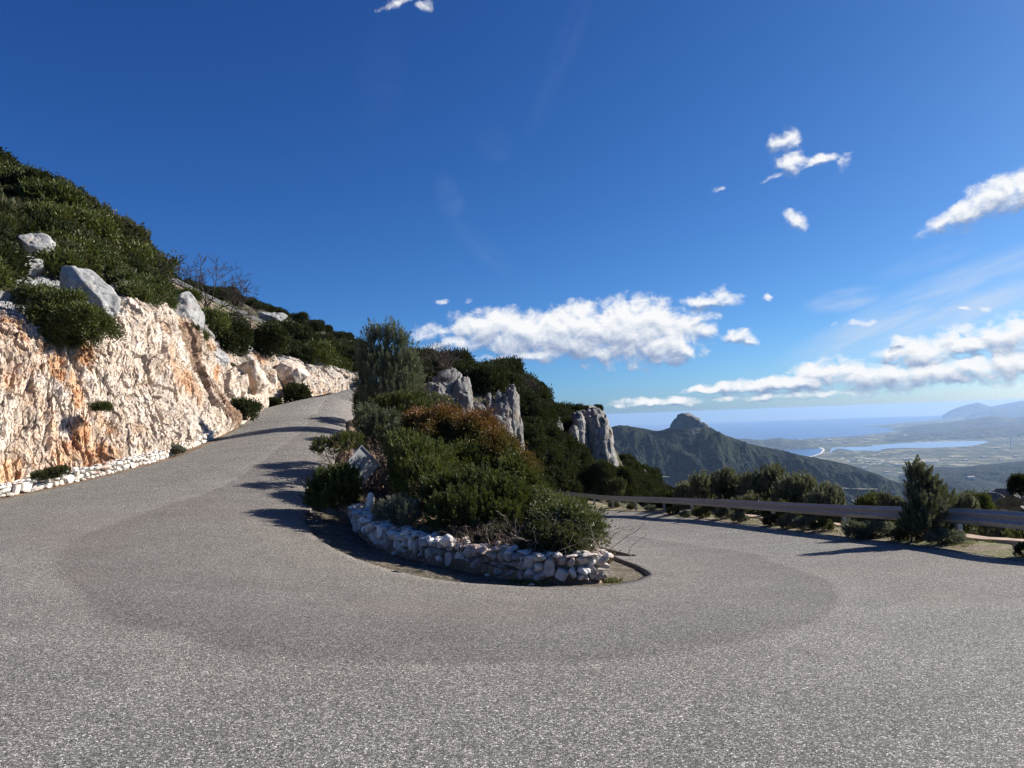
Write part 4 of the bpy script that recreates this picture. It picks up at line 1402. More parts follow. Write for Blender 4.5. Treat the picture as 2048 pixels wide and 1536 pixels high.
# dry grass along the inside of the wall
r_ = np.random.default_rng(330)
pp = w2[r_.integers(0, 118, 2600)] + r_.normal(size=(2600, 2)) * .05
nr = np.array([0.25, 0.95])
pp = pp + nr * r_.uniform(.48, 1.3, (2600, 1))
gz_ = soil_z(pp[:, 0], pp[:, 1])
V, F = leaf_quads(np.c_[pp, gz_], np.c_[r_.normal(size=(2600, 2)) * .8, np.ones(2600)], .2, .013, r_)
struct_ = stuff(obj('dry_grass', mesh_np('dry_grass', V, F, [M['dry']], False, {'tint': np.repeat(r_.random(2600), 4), 'hue': np.zeros(len(V))})))

# dead leaves lying behind the wall
n_ = 1500
pp = w2[r_.integers(20, 110, n_)] + nr * r_.uniform(.4, 1.6, (n_, 1)) + r_.normal(size=(n_, 2)) * .1
V, F = leaf_quads(np.c_[pp, soil_z(pp[:, 0], pp[:, 1]) + .015], np.c_[r_.normal(size=(n_, 2)), r_.normal(size=n_) * .2], .06, .04, r_)
stuff(obj('leaf_litter', mesh_np('leaf_litter', V, F, [M['dry']], False, {'tint': np.repeat(r_.random(n_), 4), 'hue': np.zeros(len(V))})))
# weeds at the foot of the wall
for k, (px, py) in enumerate([(1042, 1158), (1072, 1161), (1219, 1158)]):
    q = gp(px, py)
    m_ = 260
    a_ = r_.normal(size=(m_, 3)) * [.09, .06, .0]
    V, F = leaf_quads(a_, np.c_[r_.normal(size=(m_, 2)) * .8, np.ones(m_)], .07, .02, r_)
    o = obj('weed_tuft', mesh_np('weed_tuft', V, F, [M['grass']], False, {'tint': np.repeat(r_.random(m_), 4), 'hue': np.zeros(len(V))}), loc=(q[0], q[1], q[2] - .05))
    tag(o, 'small green weed tuft growing at the foot of the island wall', 'weed', 'weeds at the foot of the island wall')


# ------------------------------------------------------------------ bare trees
def bare_tree(name, label, base, height, seed, spread=0.8, nb=5, depth=5, rad=0.05, lean=(0, 0), cat='tree'):
    r = np.random.default_rng(seed)
    trunk, limbs = [], []

    def grow(p, d, L, rd, lev):
        pts = [p]
        for k in range(4):
            d = _unit(d + r.normal(size=3) * .16 + [0, 0, .04])
            pts.append(pts[-1] + d * L / 4)
        pts = np.array(pts)
        (trunk if lev == 0 else limbs).append((pts, np.maximum(np.linspace(rd, rd * .62, 5), .011)))
        if lev >= depth:
            return
        for k in range(int(r.integers(2, 4)) + (1 if lev == 0 else 0)):
            t = r.uniform(.45, 1.0)
            q = pts[0] + (pts[-1] - pts[0]) * t if lev == 0 else pts[int(round(t * 4))]
            dd = _unit(d + r.normal(size=3) * spread * [1, 1, .7])
            grow(q, dd, L * r.uniform(.6, .82), rd * .55, lev + 1)

    for k in range(nb):
        grow(np.zeros(3), _unit(np.array([r.normal() * .5 + lean[0], r.normal() * .5 + lean[1], 1])), height * .36, rad, 0)
    root = empty(name, base)
    tag(root, label, cat)
    v, f = tubes(trunk, 5)
    obj('trunk', mesh_np('trunk', v, f, [M['bare']], True), root)
    v, f = tubes(limbs, 3)
    obj('branches', mesh_np('branches', v, f, [M['bare']], True), root)
    return root


bare_tree('bare_tree', 'leafless tree with upright fine branches in front of the upper guardrail, left of a twin', at(392, 640, 48.5), 5.2, 401, nb=2, depth=5, rad=.075, spread=.55)
bare_tree('bare_tree', 'leafless spreading tree leaning right above the retaining wall', at(404, 645, 48.5), 4.6, 402, nb=3, depth=5, rad=.07, spread=.6, lean=(.75, 0))
bare_tree('bare_tree', 'leafless round headed tree standing on top of the grey crag', at(892, 748, 63), 3.4, 403, nb=7, depth=4, rad=.075, spread=.6)
bare_tree('bare_tree', 'leafless tree showing above the right shoulder of the pine', at(822, 755, 60), 4.2, 404, nb=3, depth=4, rad=.08, spread=.75, lean=(.4, 0))
bare_tree('bare_tree', 'leafless grey tree at the ridge skyline right of the dark oaks', at(1046, 800, 76), 3.2, 405, nb=5, depth=4, rad=.06, spread=.5, lean=(.4, 0))
bare_tree('dead_branch', 'bare crooked branch reaching out of the slope bushes beside the upper guardrail', at(290, 570, 45), 3.4, 406, nb=2, depth=3, rad=.06, spread=.6, lean=(1.4, 0), cat='branch')


# ------------------------------------------------------------------ repeated shrubs (shared meshes, one object each)
def shrub_mesh(name, seed, mat, nl, leaf, cover, clump, style='leaf', flat=.75, extra=None, **kw):
    """unit shrub: radius ~1, sitting on z = 0"""
    r = np.random.default_rng(seed)
    lobes = [((0, 0, .45 * flat), (.75, .75, .6 * flat))]
    for k in range(nl):
        a = r.uniform(0, 2 * math.pi)
        d = r.uniform(.3, .62)
        lobes.append(((math.cos(a) * d, math.sin(a) * d, r.uniform(.3, .85) * flat), (r.uniform(.3, .5), r.uniform(.3, .5), r.uniform(.28, .45) * flat)))
    V, F, tint, pos = crown(r, lobes, leaf, cover, clump, style, **kw)
    sv, sf = stems(r, np.zeros(3), pos, .03, 22)
    me = mesh_np(name, V, F, [M[mat]], False, {'tint': tint, 'hue': np.zeros(len(V))})
    st = mesh_np('stem', sv, sf, [M['bark']], True)
    return me, st


SH = {}
SH['green'] = [shrub_mesh('slope_bush', 500 + k, 'slope_green', 6, (.15, .06), 1.9, .26, upright=.5) for k in range(3)]
SH['olive'] = [shrub_mesh('slope_bush', 510 + k, 'slope_olive', 6, (.16, .05), 1.6, .22, 'shoot', upright=.55, shoot=(.2, .45)) for k in range(3)]
SH['oak'] = [shrub_mesh('holm_oak', 520 + k, 'oak', 7, (.13, .07), 2.0, .24, flat=.95, upright=.3) for k in range(3)]
SH['tam'] = [shrub_mesh('grey_shrub', 530 + k, 'tamarisk', 9, (.10, .034), 1.5, .15, 'shoot', flat=1.0, upright=.6, shoot=(.15, .35)) for k in range(3)]
SH['tuft'] = [shrub_mesh('low_shrub', 540 + k, 'sage', 5, (.20, .04), 1.2, .2, 'shoot', flat=.7, upright=.8, shoot=(.3, .5)) for k in range(2)]
SH['tuftg'] = [shrub_mesh('low_shrub', 550 + k, 'slope_olive', 5, (.16, .05), 1.5, .2, 'shoot', flat=.8, upright=.8, shoot=(.25, .45)) for k in range(2)]


def put_shrub(kind, p, scale, label, group, name, cat='bush', sz=1.0, rz=None, with_stem=True, tilt=(0, 0)):
    me, st = SH[kind][random.randrange(len(SH[kind]))]
    root = bpy.data.objects.new(name, me)
    C.objects.link(root)
    root.location = Vector([float(v) for v in p])
    root.rotation_euler = (tilt[0], tilt[1], random.uniform(0, 6.28) if rz is None else rz)
    s = scale
    root.scale = (s * random.uniform(.9, 1.1), s * random.uniform(.9, 1.1), s * sz * random.uniform(.9, 1.12))
    tag(root, label, cat, group)
    if with_stem:
        c = bpy.data.objects.new('stem', st)
        C.objects.link(c)
        c.parent = root
    return root


# left slope: Poisson-like scatter over levels 4.0 .. 8 of the hill
rs = np.random.default_rng(77)
placed = []


def scatter(n, lv, st, rmin, kinds, sc, label, group, name, avoid=(), rise=-0.25, sz=1.0, with_stem=False):
    cnt = 0
    tries = 0
    while cnt < n and tries < n * 40:
        tries += 1
        l, s = rs.uniform(*lv), rs.uniform(*st)
        p, nn = hill_point(l, s)
        dep = p @ _f
        x = CXP + FPX * (p @ CR) / dep
        y = CYP - FPX * (p @ CU) / dep
        if any((x - a) ** 2 / (rx * 1.15) ** 2 + (y - b - 42) ** 2 / (ry + 48) ** 2 < 1 for a, b, rx, ry in avoid):
            continue
        if 322 < x < 548 and y < 545 + (x - 330) * .49 + 78:
            continue
        s_ = rs.uniform(*sc)
        if any((p[0] - q[0]) ** 2 + (p[1] - q[1]) ** 2 + (p[2] - q[2]) ** 2 < (rmin * (s_ + q[3])) ** 2 for q in placed):
            continue
        rise_ = rise if l < 6.6 else rise - .42
        placed.append((p[0], p[1], p[2], s_))
        kind = kinds[rs.integers(len(kinds))]
        put_shrub(kind, p + np.array([0, 0, rise_ * s_]), s_, label, group, name, sz=sz, with_stem=with_stem)
        cnt += 1
    return cnt


AV = [(168, 585, 84, 42), (62, 492, 40, 30), (40, 530, 50, 36), (366, 635, 42, 52), (10, 640, 60, 60), (478, 694, 26, 22), (2, 392, 20, 22)]
cnts = [scatter(150, (4.6, 7.9), (0.0, 2.82), .50, ['green', 'green', 'olive', 'oak', 'olive'], (.8, 1.7), 'dense green shrub in the thicket covering the upper left slope', 'shrubs covering the upper left slope', 'slope_bush', AV),
        scatter(46, (4.0, 5.6), (0.9, 3.0), .5, ['olive', 'green'], (.5, .95), 'small shrub growing among the boulders above the cut cliff', 'small shrubs among the boulders', 'slope_bush', AV),
        scatter(60, (3.6, 7.6), (4.05, 7.0), .46, ['oak', 'oak', 'green'], (1.0, 1.9), 'dark evergreen shrub on the slope above the far bend', 'dark shrubs above the far bend', 'slope_bush', AV + [(500, 760, 40, 50), (576, 752, 40, 36)], sz=1.1)]
print('scatter', cnts)


def fixed(kind, px, py, Y, wpx, label, name='slope_bush', sz=1.0, cat='bush', on='px', drop=0.0):
    p = at(px, py, Y)
    s = wpx * pxm(Y) / 2 / .95
    return put_shrub(kind, p - np.array([0, 0, drop * s]), s, label, None, name, cat, sz)


# big overhanging bush on the cut face and the small ones below
big = [lobe(125, 615, 27.6, 44, 30, .9), lobe(165, 648, 27.0, 44, 34, .9), lobe(98, 645, 27.2, 36, 30, .8), lobe(150, 678, 26.8, 36, 24, .7), lobe(72, 600, 28, 34, 24, .7), lobe(208, 662, 27.4, 28, 18, .6), lobe(115, 672, 26.9, 24, 20, .6)]
plant('overhanging_bush', 'large dark bush hanging over the top of the cut cliff near the left edge', 'bush', at(130, 690, 28.2), big, 'slope_green', (.10, .045), 2.1, clump=.22, seed=560, n_stem=40, stem_rad=.02, upright=.35)
for kind, px, py, Y, wpx, sz, lb in [
    ('green', 205, 818, 25.0, 40, .8, 'small bush clinging halfway up the pale cut face'),
    ('tuftg', 112, 952, 22.0, 46, .9, 'dark green tuft just behind the kerb wall at the left'),
    ('olive', 82, 957, 21.7, 44, .8, 'brownish tuft behind the kerb, left of a darker one'),
    ('tuft', 352, 905, 28.6, 34, .9, 'small round silver shrub on the white kerb'),
    ('oak', 488, 835, 40.0, 66, .9, 'dark bush at the inside of the kerb gap below the scree'),
    ('oak', 592, 802, 56.5, 58, 1.0, 'dark bush leaning over the kerb at the far bend'),
    ('oak', 546, 812, 53.0, 40, .7, 'low dark bush in the kerb gap left of the far bend'),
    ('green', 368, 598, 46, 60, .8, 'green cushion of shrub on top of the tall grey boulder'),
    ('olive', 375, 665, 41, 46, .9, 'thin olive shrub growing in front of the tall grey boulder'),
    ('green', 425, 662, 46, 64, 1.3, 'dark upright bush below the two bare trees'),
    ('oak', 470, 668, 51, 56, 1.2, 'dark bush under the right end of the retaining wall'),
    ('oak', 540, 705, 58, 90, 1.1, 'broad dark bush above the pinkish rock rib'),
    ('green', 398, 680, 43, 34, 1.2, 'small bush squeezed between the grey boulder and the scree'),
    ('olive', 455, 740, 46, 34, .9, 'small shrub beside the orange stained rock rib'),
    ('green', 6, 452, 34, 40, 1.2, 'bright green shrub cut by the left edge beside the boulders'),
]:
    fixed(kind, px, py, Y, wpx, lb, sz=sz, drop=.15)

# ridge: holm oaks and shrubs on the loft, and the dark mass below it
rr = np.random.default_rng(88)
rp = RIDGE.reshape(120, 200, 3)
AVR = [(892, 800, 52, 60), (1000, 845, 44, 66), (1190, 866, 54, 56), (1222, 905, 28, 44), (975, 800, 30, 24), (1112, 856, 14, 24)]
done = []
cn = 0
for tr in range(6000):
    if cn >= 120:
        break
    i, j = rr.integers(2, 88), rr.integers(25, 178)
    p = rp[i, j]
    dep = p @ _f
    x, y = CXP + FPX * (p @ CR) / dep, CYP - FPX * (p @ CU) / dep
    s = rr.uniform(1.0, 2.0) * (1.0 if x < 1230 else .8)
    if any((x - a) ** 2 / rx ** 2 + (y - 12 - b) ** 2 / ry ** 2 < 1 for a, b, rx, ry in AVR):
        continue
    if any(((p - q[:3]) ** 2).sum() < (.42 * (s + q[3])) ** 2 for q in done):
        continue
    done.append(np.r_[p, s])
    put_shrub('oak', p - np.array([0, 0, .3 * s]), s, 'dark holm oak on the shaded rocky ridge behind the island', 'holm oaks on the rocky ridge', 'holm_oak', 'tree', 1.15, with_stem=False)
    cn += 1
print('ridge', cn)
for px, py, Y, wpx, sz, lb in [
    (985, 768, 78, 76, 1.1, 'tall dark holm oak on the ridge skyline above the rock pillar'),
    (1015, 765, 79, 66, 1.25, 'dark round holm oak on the skyline, right of a taller one'),
    (948, 768, 77, 46, .9, 'low dark oak on the skyline between crag and tall oaks'),
    (1074, 802, 83, 50, 1.0, 'dark oak on the falling skyline right of the bare grey tree'),
    (1082, 786, 84, 22, 1.6, 'narrow pointed little tree on the falling ridge skyline'),
    (850, 752, 69, 38, 1.2, 'dark tree between the pine and the grey crag'),
    (1172, 824, 90, 24, 1.0, 'small shrub on the left shoulder of the cliff tower'),
    (1196, 820, 91, 22, 1.0, 'small shrub crowning the cliff tower'),
    (1150, 836, 90, 40, 1.0, 'dark shrub left of the head of the cliff tower'),
]:
    fixed('oak', px, py, Y, wpx, lb, 'holm_oak', sz, 'tree', drop=.2)
fixed('oak', 1205, 962, 74, 60, 'dark shrub under the middle of the cliff tower', 'holm_oak', 1.0, 'tree')
fixed('oak', 1248, 975, 76, 56, 'dark shrub at the right foot of the cliff tower', 'holm_oak', 1.0, 'tree')
fixed('oak', 1150, 930, 78, 60, 'dark shrub at the left foot of the cliff tower', 'holm_oak', 1.0, 'tree')
fixed('oak', 1112, 892, 76, 46, 'dark oak directly below the small half buried grey rock', 'holm_oak', 1.2, 'tree')
fixed('tam', 872, 835, 56, 84, 'grey green feathery shrub in front of the broad grey crag', 'grey_shrub', .75, drop=0)
fixed('tuftg', 1230, 992, 66, 46, 'light green young shrub beyond the far end of the guardrail', 'young_shrub', 1.3)
# bushes over the far slope behind the upper road
cn = 0
done = []
for tr in range(3000):
    if cn >= 46:
        break
    i, j = rr.integers(20, 42), rr.integers(14, 158)
    p = FP[i, j]
    s = rr.uniform(1.0, 1.8)
    if any(((p - q[:3]) ** 2).sum() < (.5 * (s + q[3])) ** 2 for q in done):
        continue
    done.append(np.r_[p, s])
    put_shrub('oak', p - np.array([0, 0, .35 * s]), s, 'dark shrub on the distant skyline beyond the upper guardrail', 'shrubs on the skyline beyond the upper road', 'slope_bush', sz=.9, with_stem=False)
    cn += 1

# low shrubs down the island's far side, towards the descending road
ri = np.random.default_rng(123)
for k in range(18):
    i = int(ri.integers(62, 118))
    u = ri.uniform(.6, .93)
    q = L2[i] * (1 - u) + R2[i] * u
    s_ = ri.uniform(.4, .62)
    put_shrub(['olive', 'green', 'oak'][int(ri.integers(3))], (q[0], q[1], float(soil_z(q[0], q[1])) - .15 * s_), s_, 'low shrub on the side of the island facing the descending road', 'low shrubs on the back of the island', 'low_shrub', sz=.85)
# ================================================================== guardrails
def w_profile(h=0.31, d=0.083):
    """W-beam section: (out, up) facing the road"""
    p = [(0.012, -.155), (0.012, -.150), (0.0, -.128), (.075, -.098), (.083, -.080), (.078, -.058), (.012, -.022), (0.006, 0), (.012, .022), (.078, .058), (.083, .080), (.075, .098), (0.0, .128), (0.012, .150), (0.012, .155)]
    return np.array(p)


def guardrail(name, label, line, spacing, top_h, post_h, phase=0.0, side=1.0, foot=None, posts_name='post', beam_w=1.0, mat='steel'):
    """line (n,3): top of the beam; side +1: road lies to the left of the walking direction"""
    pts, total = resample(line, 0.25)
    tg = np.gradient(pts, axis=0)
    tg = _unit(tg)
    nrm = _unit(np.stack([-tg[:, 1], tg[:, 0], np.zeros(len(tg))], -1)) * side
    prof = w_profile() * beam_w
    cz = pts - [0, 0, .155 * beam_w]
    V = cz[:, None] + nrm[:, None] * prof[None, :, :1] + np.array([0, 0, 1.0]) * prof[None, :, 1:]
    m = len(prof)
    V2 = V - nrm[:, None] * 0.004
    nb = len(pts)
    VV = np.concatenate([V.reshape(-1, 3), V2.reshape(-1, 3)])
    F = np.concatenate([grid_faces(nb, m), grid_faces(nb, m)[:, ::-1] + nb * m])
    base = pts[nb // 2] - [0, 0, top_h]
    root = empty(name, base)
    tag(root, label, 'guardrail')
    obj('beam', mesh_np('beam', VV - base, F, [M[mat]], True), root)
    s = np.linspace(0, total, nb)
    q = phase
    while q < total:
        i = int(np.argmin(np.abs(s - q)))
        p, nm, t = cz[i], nrm[i], tg[i]
        R = np.stack([nm, np.r_[-nm[1], nm[0], 0], [0, 0, 1.0]], 1)
        # C-section post: web and two flanges, and the spacer block between post and beam
        c = p - nm * .16
        zc = (top_h - .05 + post_h) / 2
        zm = p[2] + .155 - .05 - (top_h - .05 + post_h) / 2
        parts = [box_arrays(c[0] - nm[0] * .05, c[1] - nm[1] * .05, zm, .006, .10, zc * 2, R),
                 box_arrays(*(c[:2] + R[:2, 1] * .048), zm, .10, .006, zc * 2, R), box_arrays(*(c[:2] - R[:2, 1] * .048), zm, .10, .006, zc * 2, R)]
        v, f = join(parts)
        post = obj(posts_name, mesh_np(posts_name, v - base, f, [M[mat]], False), root)
        v, f = box_arrays(*(p - nm * .055), .11, .09, .16, R)
        obj('spacer', mesh_np('spacer', v - base, [f], [M['steel']], False), post)
        q += spacing
    # end lap joints: bolts
    return root


rail_px = [(8.95, 2.0, -1.35), (9.1, 7, -1.62), (9.0, 11.0, -1.83)]
ln = np.array(rail_px + [tuple(at(2048, 1023, 12.9)), tuple(at(1901, 1015.5, 15.2)), tuple(at(1673, 1009, 20.0)), tuple(at(1530, 1002.5, 25.2)), tuple(at(1427, 998, 31.0)), tuple(at(1315, 994, 40.0)), tuple(at(1225, 991.5, 48.5)), tuple(at(1180, 988, 54.5)), tuple(at(1128, 983, 61.0)), tuple(at(1070, 979, 67))])
lnc = cr_curve(ln, 300)
# posts at pixel columns 1901, 1673, ... : spacing found from the photograph
pts_, tot_ = resample(lnc, .05)
s_ = np.linspace(0, tot_, len(pts_))
px_ = CXP + FPX * (pts_ @ CR) / (pts_ @ _f)
vis = pts_[:, 1] > 8
s1901 = s_[vis][np.argmin(np.abs(px_[vis] - 1903))]
s1673 = s_[vis][np.argmin(np.abs(px_[vis] - 1673))]
sp = s1673 - s1901
guardrail('guardrail', 'long steel guardrail along the outer edge of the descending road on the right', lnc, sp, .72, .35, phase=s1901 % sp, side=1.0)

ul = np.array([tuple(at(318, 538, 49.5)), tuple(at(332, 546, 51.2)), tuple(at(380, 571, 57.2)), tuple(at(447, 604, 66.2)), tuple(at(492, 625, 74.2)), tuple(at(534, 644, 82.8))])
ulc = cr_curve(ul, 120)
pts_, tot_ = resample(ulc, .05)
guardrail('guardrail', 'steel guardrail of the upper road, on top of the brown retaining wall', ulc, tot_ / 8.0 * 1.0, .62, .1, phase=1.7, side=-1.0, beam_w=1.1, mat='old_steel')

# pinkish edging slab behind the rail
l3 = re2 + rn * 1.42
sel = (re2[:, 1] > 6) & (re2[:, 1] < 40)
l3, zz = l3[sel], RZ(re2[sel, 0], re2[sel, 1])
rn3 = rn[sel]
V = np.stack([np.c_[l3 - rn3 * .17, zz - .1], np.c_[l3 - rn3 * .17, zz + .10], np.c_[l3 + rn3 * .17, zz + .11], np.c_[l3 + rn3 * .17, zz - .4]], 1)
V[..., 2] += (0.03 * fbm(V.reshape(-1, 3) * .8, 3, 44)).reshape(V.shape[:2])
o = obj('edging', mesh_np('edging', (V - V[30, 0]).reshape(-1, 3), grid_faces(len(l3), 4), [M['brick']], False), loc=V[30, 0])
tag(o, 'low pinkish stone edging behind the posts of the long guardrail', 'kerb')

# ------------------------------------------------------------------ road sign seen from behind
Ys = 17.6
c = at(722, 931, Ys)
pole_b = at(712, 975, Ys)
zg = float(soil_z(pole_b[0], pole_b[1]))
root = empty('road_sign', (pole_b[0], pole_b[1], zg))
tag(root, 'grey back of a diamond shaped road sign on a thin post at the island edge', 'road sign')
base = np.array(root.location)
a = 0.66 / 2
thick = .012
yaw = RAD(38)
ux = np.array([math.cos(yaw), math.sin(yaw), 0])
uy = np.array([-math.sin(yaw), math.cos(yaw), 0])
uz = np.array([0.03, 0.06, 1.0])
R = np.stack([(ux + uz) / math.sqrt(2), uy, (uz - ux) / math.sqrt(2)], 1)
v1, f1 = box_arrays(*(c - base), a * 2, thick, a * 2, R)
rim = []
for sx, sz2 in ((1, 0), (-1, 0), (0, 1), (0, -1)):
    o_ = R @ np.array([sx * a, -.012, sz2 * a])
    rim.append(box_arrays(*(c - base + o_), .014 if sx else a * 2, .034, a * 2 if sx else .014, R))
v, f = join([(v1, f1)] + rim)
obj('plate', mesh_np('plate', v, f, [M['sign_back']], False), root)
pt = np.array([[pole_b[0] - base[0], pole_b[1] - base[1] - .05, -.3], [pole_b[0] - base[0], pole_b[1] - base[1] - .05, at(713, 900, Ys)[2] - base[2]]])
v, f = tubes([(pt, .026)], 10)
obj('post', mesh_np('post', v, f, [M['pole']], True), root)
for dz_ in (-.15, .15):
    v, f = box_arrays(pt[0][0], pt[0][1] + .02, c[2] - base[2] + dz_, .12, .05, .035)
    obj('bracket', mesh_np('bracket', v, [f], [M['steel']], False), root)


def pole(name, px0, py0, px1, py1, Y, rad, label, cat='pole', dY=0.0, cap=True):
    b, t = at(px0, py0, Y), at(px1, py1, Y + dY)
    v, f = tubes([(np.array([[0, 0, 0], (t - b) * .97, (t - b)]), [rad, rad, rad * .6])], 10)
    n0 = len(v)
    v = np.concatenate([v, [t - b]])
    f = [f, np.array([[n0 - 10 + k, n0 - 10 + (k + 1) % 10, n0] for k in range(10)])]
    return tag(obj(name, mesh_np(name, v, f, [M['pole']], True), loc=b), label, cat)


pole('marker_post', 1033, 965, 1033, 897, 27, .028, 'thin pale post showing against the dark ridge right of the mastic bush')
pole('marker_post', 779, 880, 779, 828, 24, .03, 'short pale post among the grey green bushes below the pine')
pole('stick', 770, 962, 804, 913, 17.2, .016, 'straight pale stick leaning out of the dry twigs', 'stick')

# ------------------------------------------------------------------ plants along and beyond the right guardrail
def vz(x, y):
    """ground under the verge: nearest road edge level"""
    i = int(np.argmin((re2[:, 0] - x) ** 2 + (re2[:, 1] - y) ** 2))
    d = math.hypot(re2[i, 0] - x, re2[i, 1] - y)
    return float(RZ(re2[i, 0], re2[i, 1])) + float(np.interp(d, [0, .5, 1.3, 1.75, 2.4, 3.5, 5, 8, 12, 18], [.0, .05, .04, -.05, -.35, -.9, -1.8, -3.6, -5.8, -9]))


GV = 'low shrubs along the guardrail'
for px, py, Y, wpx, kind in [(1345, 1018, 37, 30, 'tuftg'), (1372, 1022, 33.5, 26, 'tuft'), (1405, 1026, 31, 36, 'tuftg'), (1448, 1030, 29, 40, 'tuft'), (1480, 1035, 26.5, 36, 'tuft'), (1545, 1040, 23.6, 44, 'tuftg'),
                             (1580, 1044, 22.2, 50, 'tuft'), (1612, 1050, 21, 46, 'tuft'), (1645, 1053, 20.2, 46, 'tuftg'), (1715, 1066, 17.5, 60, 'tuft'), (1262, 1008, 46, 24, 'tuftg'), (1300, 1012, 42, 24, 'tuft'), (1228, 1004, 50, 26, 'tuftg')]:
    p = at(px, py, Y)
    p[2] = vz(p[0], p[1]) - .02
    put_shrub(kind, p, wpx * pxm(Y) / 2, 'low dry grey green shrub in the verge under the long guardrail', GV, 'low_shrub', sz=.9)
# bigger clumps round the wind-bent tree
for px, py, Y, wpx, hpx, kind, lb in [(1745, 1055, 17.6, 90, 27, 'tuft', 'silvery shrub left of the foot of the wind bent tree'), (1890, 1075, 15.0, 80, 26, 'tuft', 'silvery shrub right of the foot of the wind bent tree'),
                                      (2056, 1100, 12.4, 60, 30, 'tuftg', 'dark tuft at the right edge of the view before the guardrail'), (1800, 1064, 16.3, 60, 26, 'tuftg', 'olive tuft directly at the foot of the wind bent tree')]:
    p = at(px, py, Y)
    p[2] = vz(p[0], p[1]) - .03
    put_shrub(kind, p, wpx * pxm(Y) / 2, lb, None, 'low_shrub', sz=hpx / wpx * 2.0)

Y = 15.9
b = at(1842, 1070, Y)
b[2] = vz(b[0], b[1]) - .05
plant('wind_bent_tree', 'small dark wind bent conifer growing through the long guardrail', 'tree', b,
      [lobe(1834, 958, Y, 12, 20, .2), lobe(1829, 945, Y, 7, 14, .12), lobe(1840, 968, Y, 17, 26, .3), lobe(1852, 996, Y, 30, 26, .4), lobe(1848, 1030, Y - .3, 36, 30, .45), lobe(1838, 1055, Y - .5, 30, 20, .4), lobe(1880, 1006, Y, 22, 18, .35), lobe(1862, 978, Y, 12, 14, .25)],
      'tamarisk', (0.055, 0.016), 1.8, style='shoot', seed=601, n_stem=40, stem_rad=.02, upright=.9, shoot=(.14, .3), depth=.6, leaf_name='crown', stem_name='trunk')

for px, top, Y, wpx, lb in [(1352, 962, 47, 70, 'dark shrub beyond the rail at the left end of the grey green row'), (1408, 930, 41, 90, 'tall grey green shrub beyond the guardrail, third from the left of the row'), (1468, 938, 38, 86, 'grey green shrub beyond the rail, in the dip between two taller ones'),
                            (1530, 920, 36, 92, 'tallest grey green shrub of the row beyond the guardrail'), (1588, 950, 33, 84, 'grey green shrub at the right shoulder of the row beyond the guardrail'), (1650, 972, 30, 80, 'low grey green shrub right of the row beyond the guardrail'),
                            (1925, 975, 20, 80, 'olive shrub beyond the rail, right of the wind bent tree'), (1790, 985, 22, 44, 'thin shrub beyond the rail just left of the wind bent tree')]:
    p = at(px, 1040, Y)
    zt = at(px, top, Y)[2]
    s = wpx * pxm(Y) / 2
    s *= 1.25
    p[2] = zt - s * 1.98
    kind = 'oak' if 'dark' in lb else 'tam'
    put_shrub(kind, p, s, lb, None, 'grey_shrub' if kind == 'tam' else 'dark_shrub', sz=1.3)
for px, top, Y, wpx, lb in [(1752, 986, 25, 74, 'rounded dark green bush showing just above the guardrail left of the wind bent tree'), (1962, 984, 24, 60, 'rounded dark green bush just above the guardrail right of the wind bent tree'), (1330, 985, 52, 50, 'dark bush below the ridge end beyond the rail'), (2044, 950, 27, 50, 'dark bush at the right edge of the view on the rocky knoll'),
                            (1385, 975, 45, 60, 'dark bush in front of the tall grey green shrub')]:
    p = at(px, 1040, Y)
    s = wpx * pxm(Y) / 2
    p[2] = at(px, top, Y)[2] - s * 1.6
    put_shrub('green' if Y < 30 and px < 2000 else 'oak', p, s, lb, None, 'dark_shrub', sz=1.35)

# rows of lower scrub filling the slope beyond the rail
r9 = np.random.default_rng(99)
for k in range(64):
    i = int(r9.integers(50, 190))
    o_ = r9.uniform(1.9, 9)
    p2 = re2[i] + rn[i] * o_
    if p2[1] < 10 or p2[1] > 62:
        continue
    s = r9.uniform(.4, 1.0) * (1 + o_ * .08)
    z = vz(p2[0], p2[1])
    # stay below the sight line over the rail
    put_shrub(['tam', 'olive', 'oak'][int(r9.integers(3))], (p2[0], p2[1], z - .2 * s), s, 'low scrub bush on the steep bank just below the long guardrail', 'scrub on the bank below the guardrail', 'bank_shrub', with_stem=False)

# rocky knoll at the right edge beyond the rail
kn = [(2010, 1012, 30, 80, 34), (1975, 1012, 29, 46, 22), (2050, 1010, 31, 60, 44)]
kr = np.random.default_rng(14)
for k, (px, py, w_, h_, lb) in enumerate([(1985, 996, 34, 20, 'dark rock at the left of the knoll beyond the rail at the right edge'), (2018, 992, 40, 26, 'grey topped rock in the middle of the knoll at the right edge'), (2044, 998, 30, 26, 'dark rock of the knoll cut by the right edge of the view'),
                                          (1998, 1008, 30, 16, 'low rock at the foot of the knoll at the right edge'), (2030, 1010, 44, 16, 'flat dark rock at the foot of the knoll cut rocks at right')]):
    boulder('knoll_rock', px, py, 29 + k * .3, w_ * 1.25, h_ * 1.5, 1.2, 700 + k, lb, tilt=kr.normal() * .3, sub=4, mat='crag', weather=.8)
p = at(2020, 1020, 31)
boulder('knoll', 2030, 1112, 34, 190, 230, 6, 720, 'dark scrubby knoll beyond the guardrail at the right edge of the view', sub=5, mat='scrub', cat='knoll', cuts=8, lo=.7)

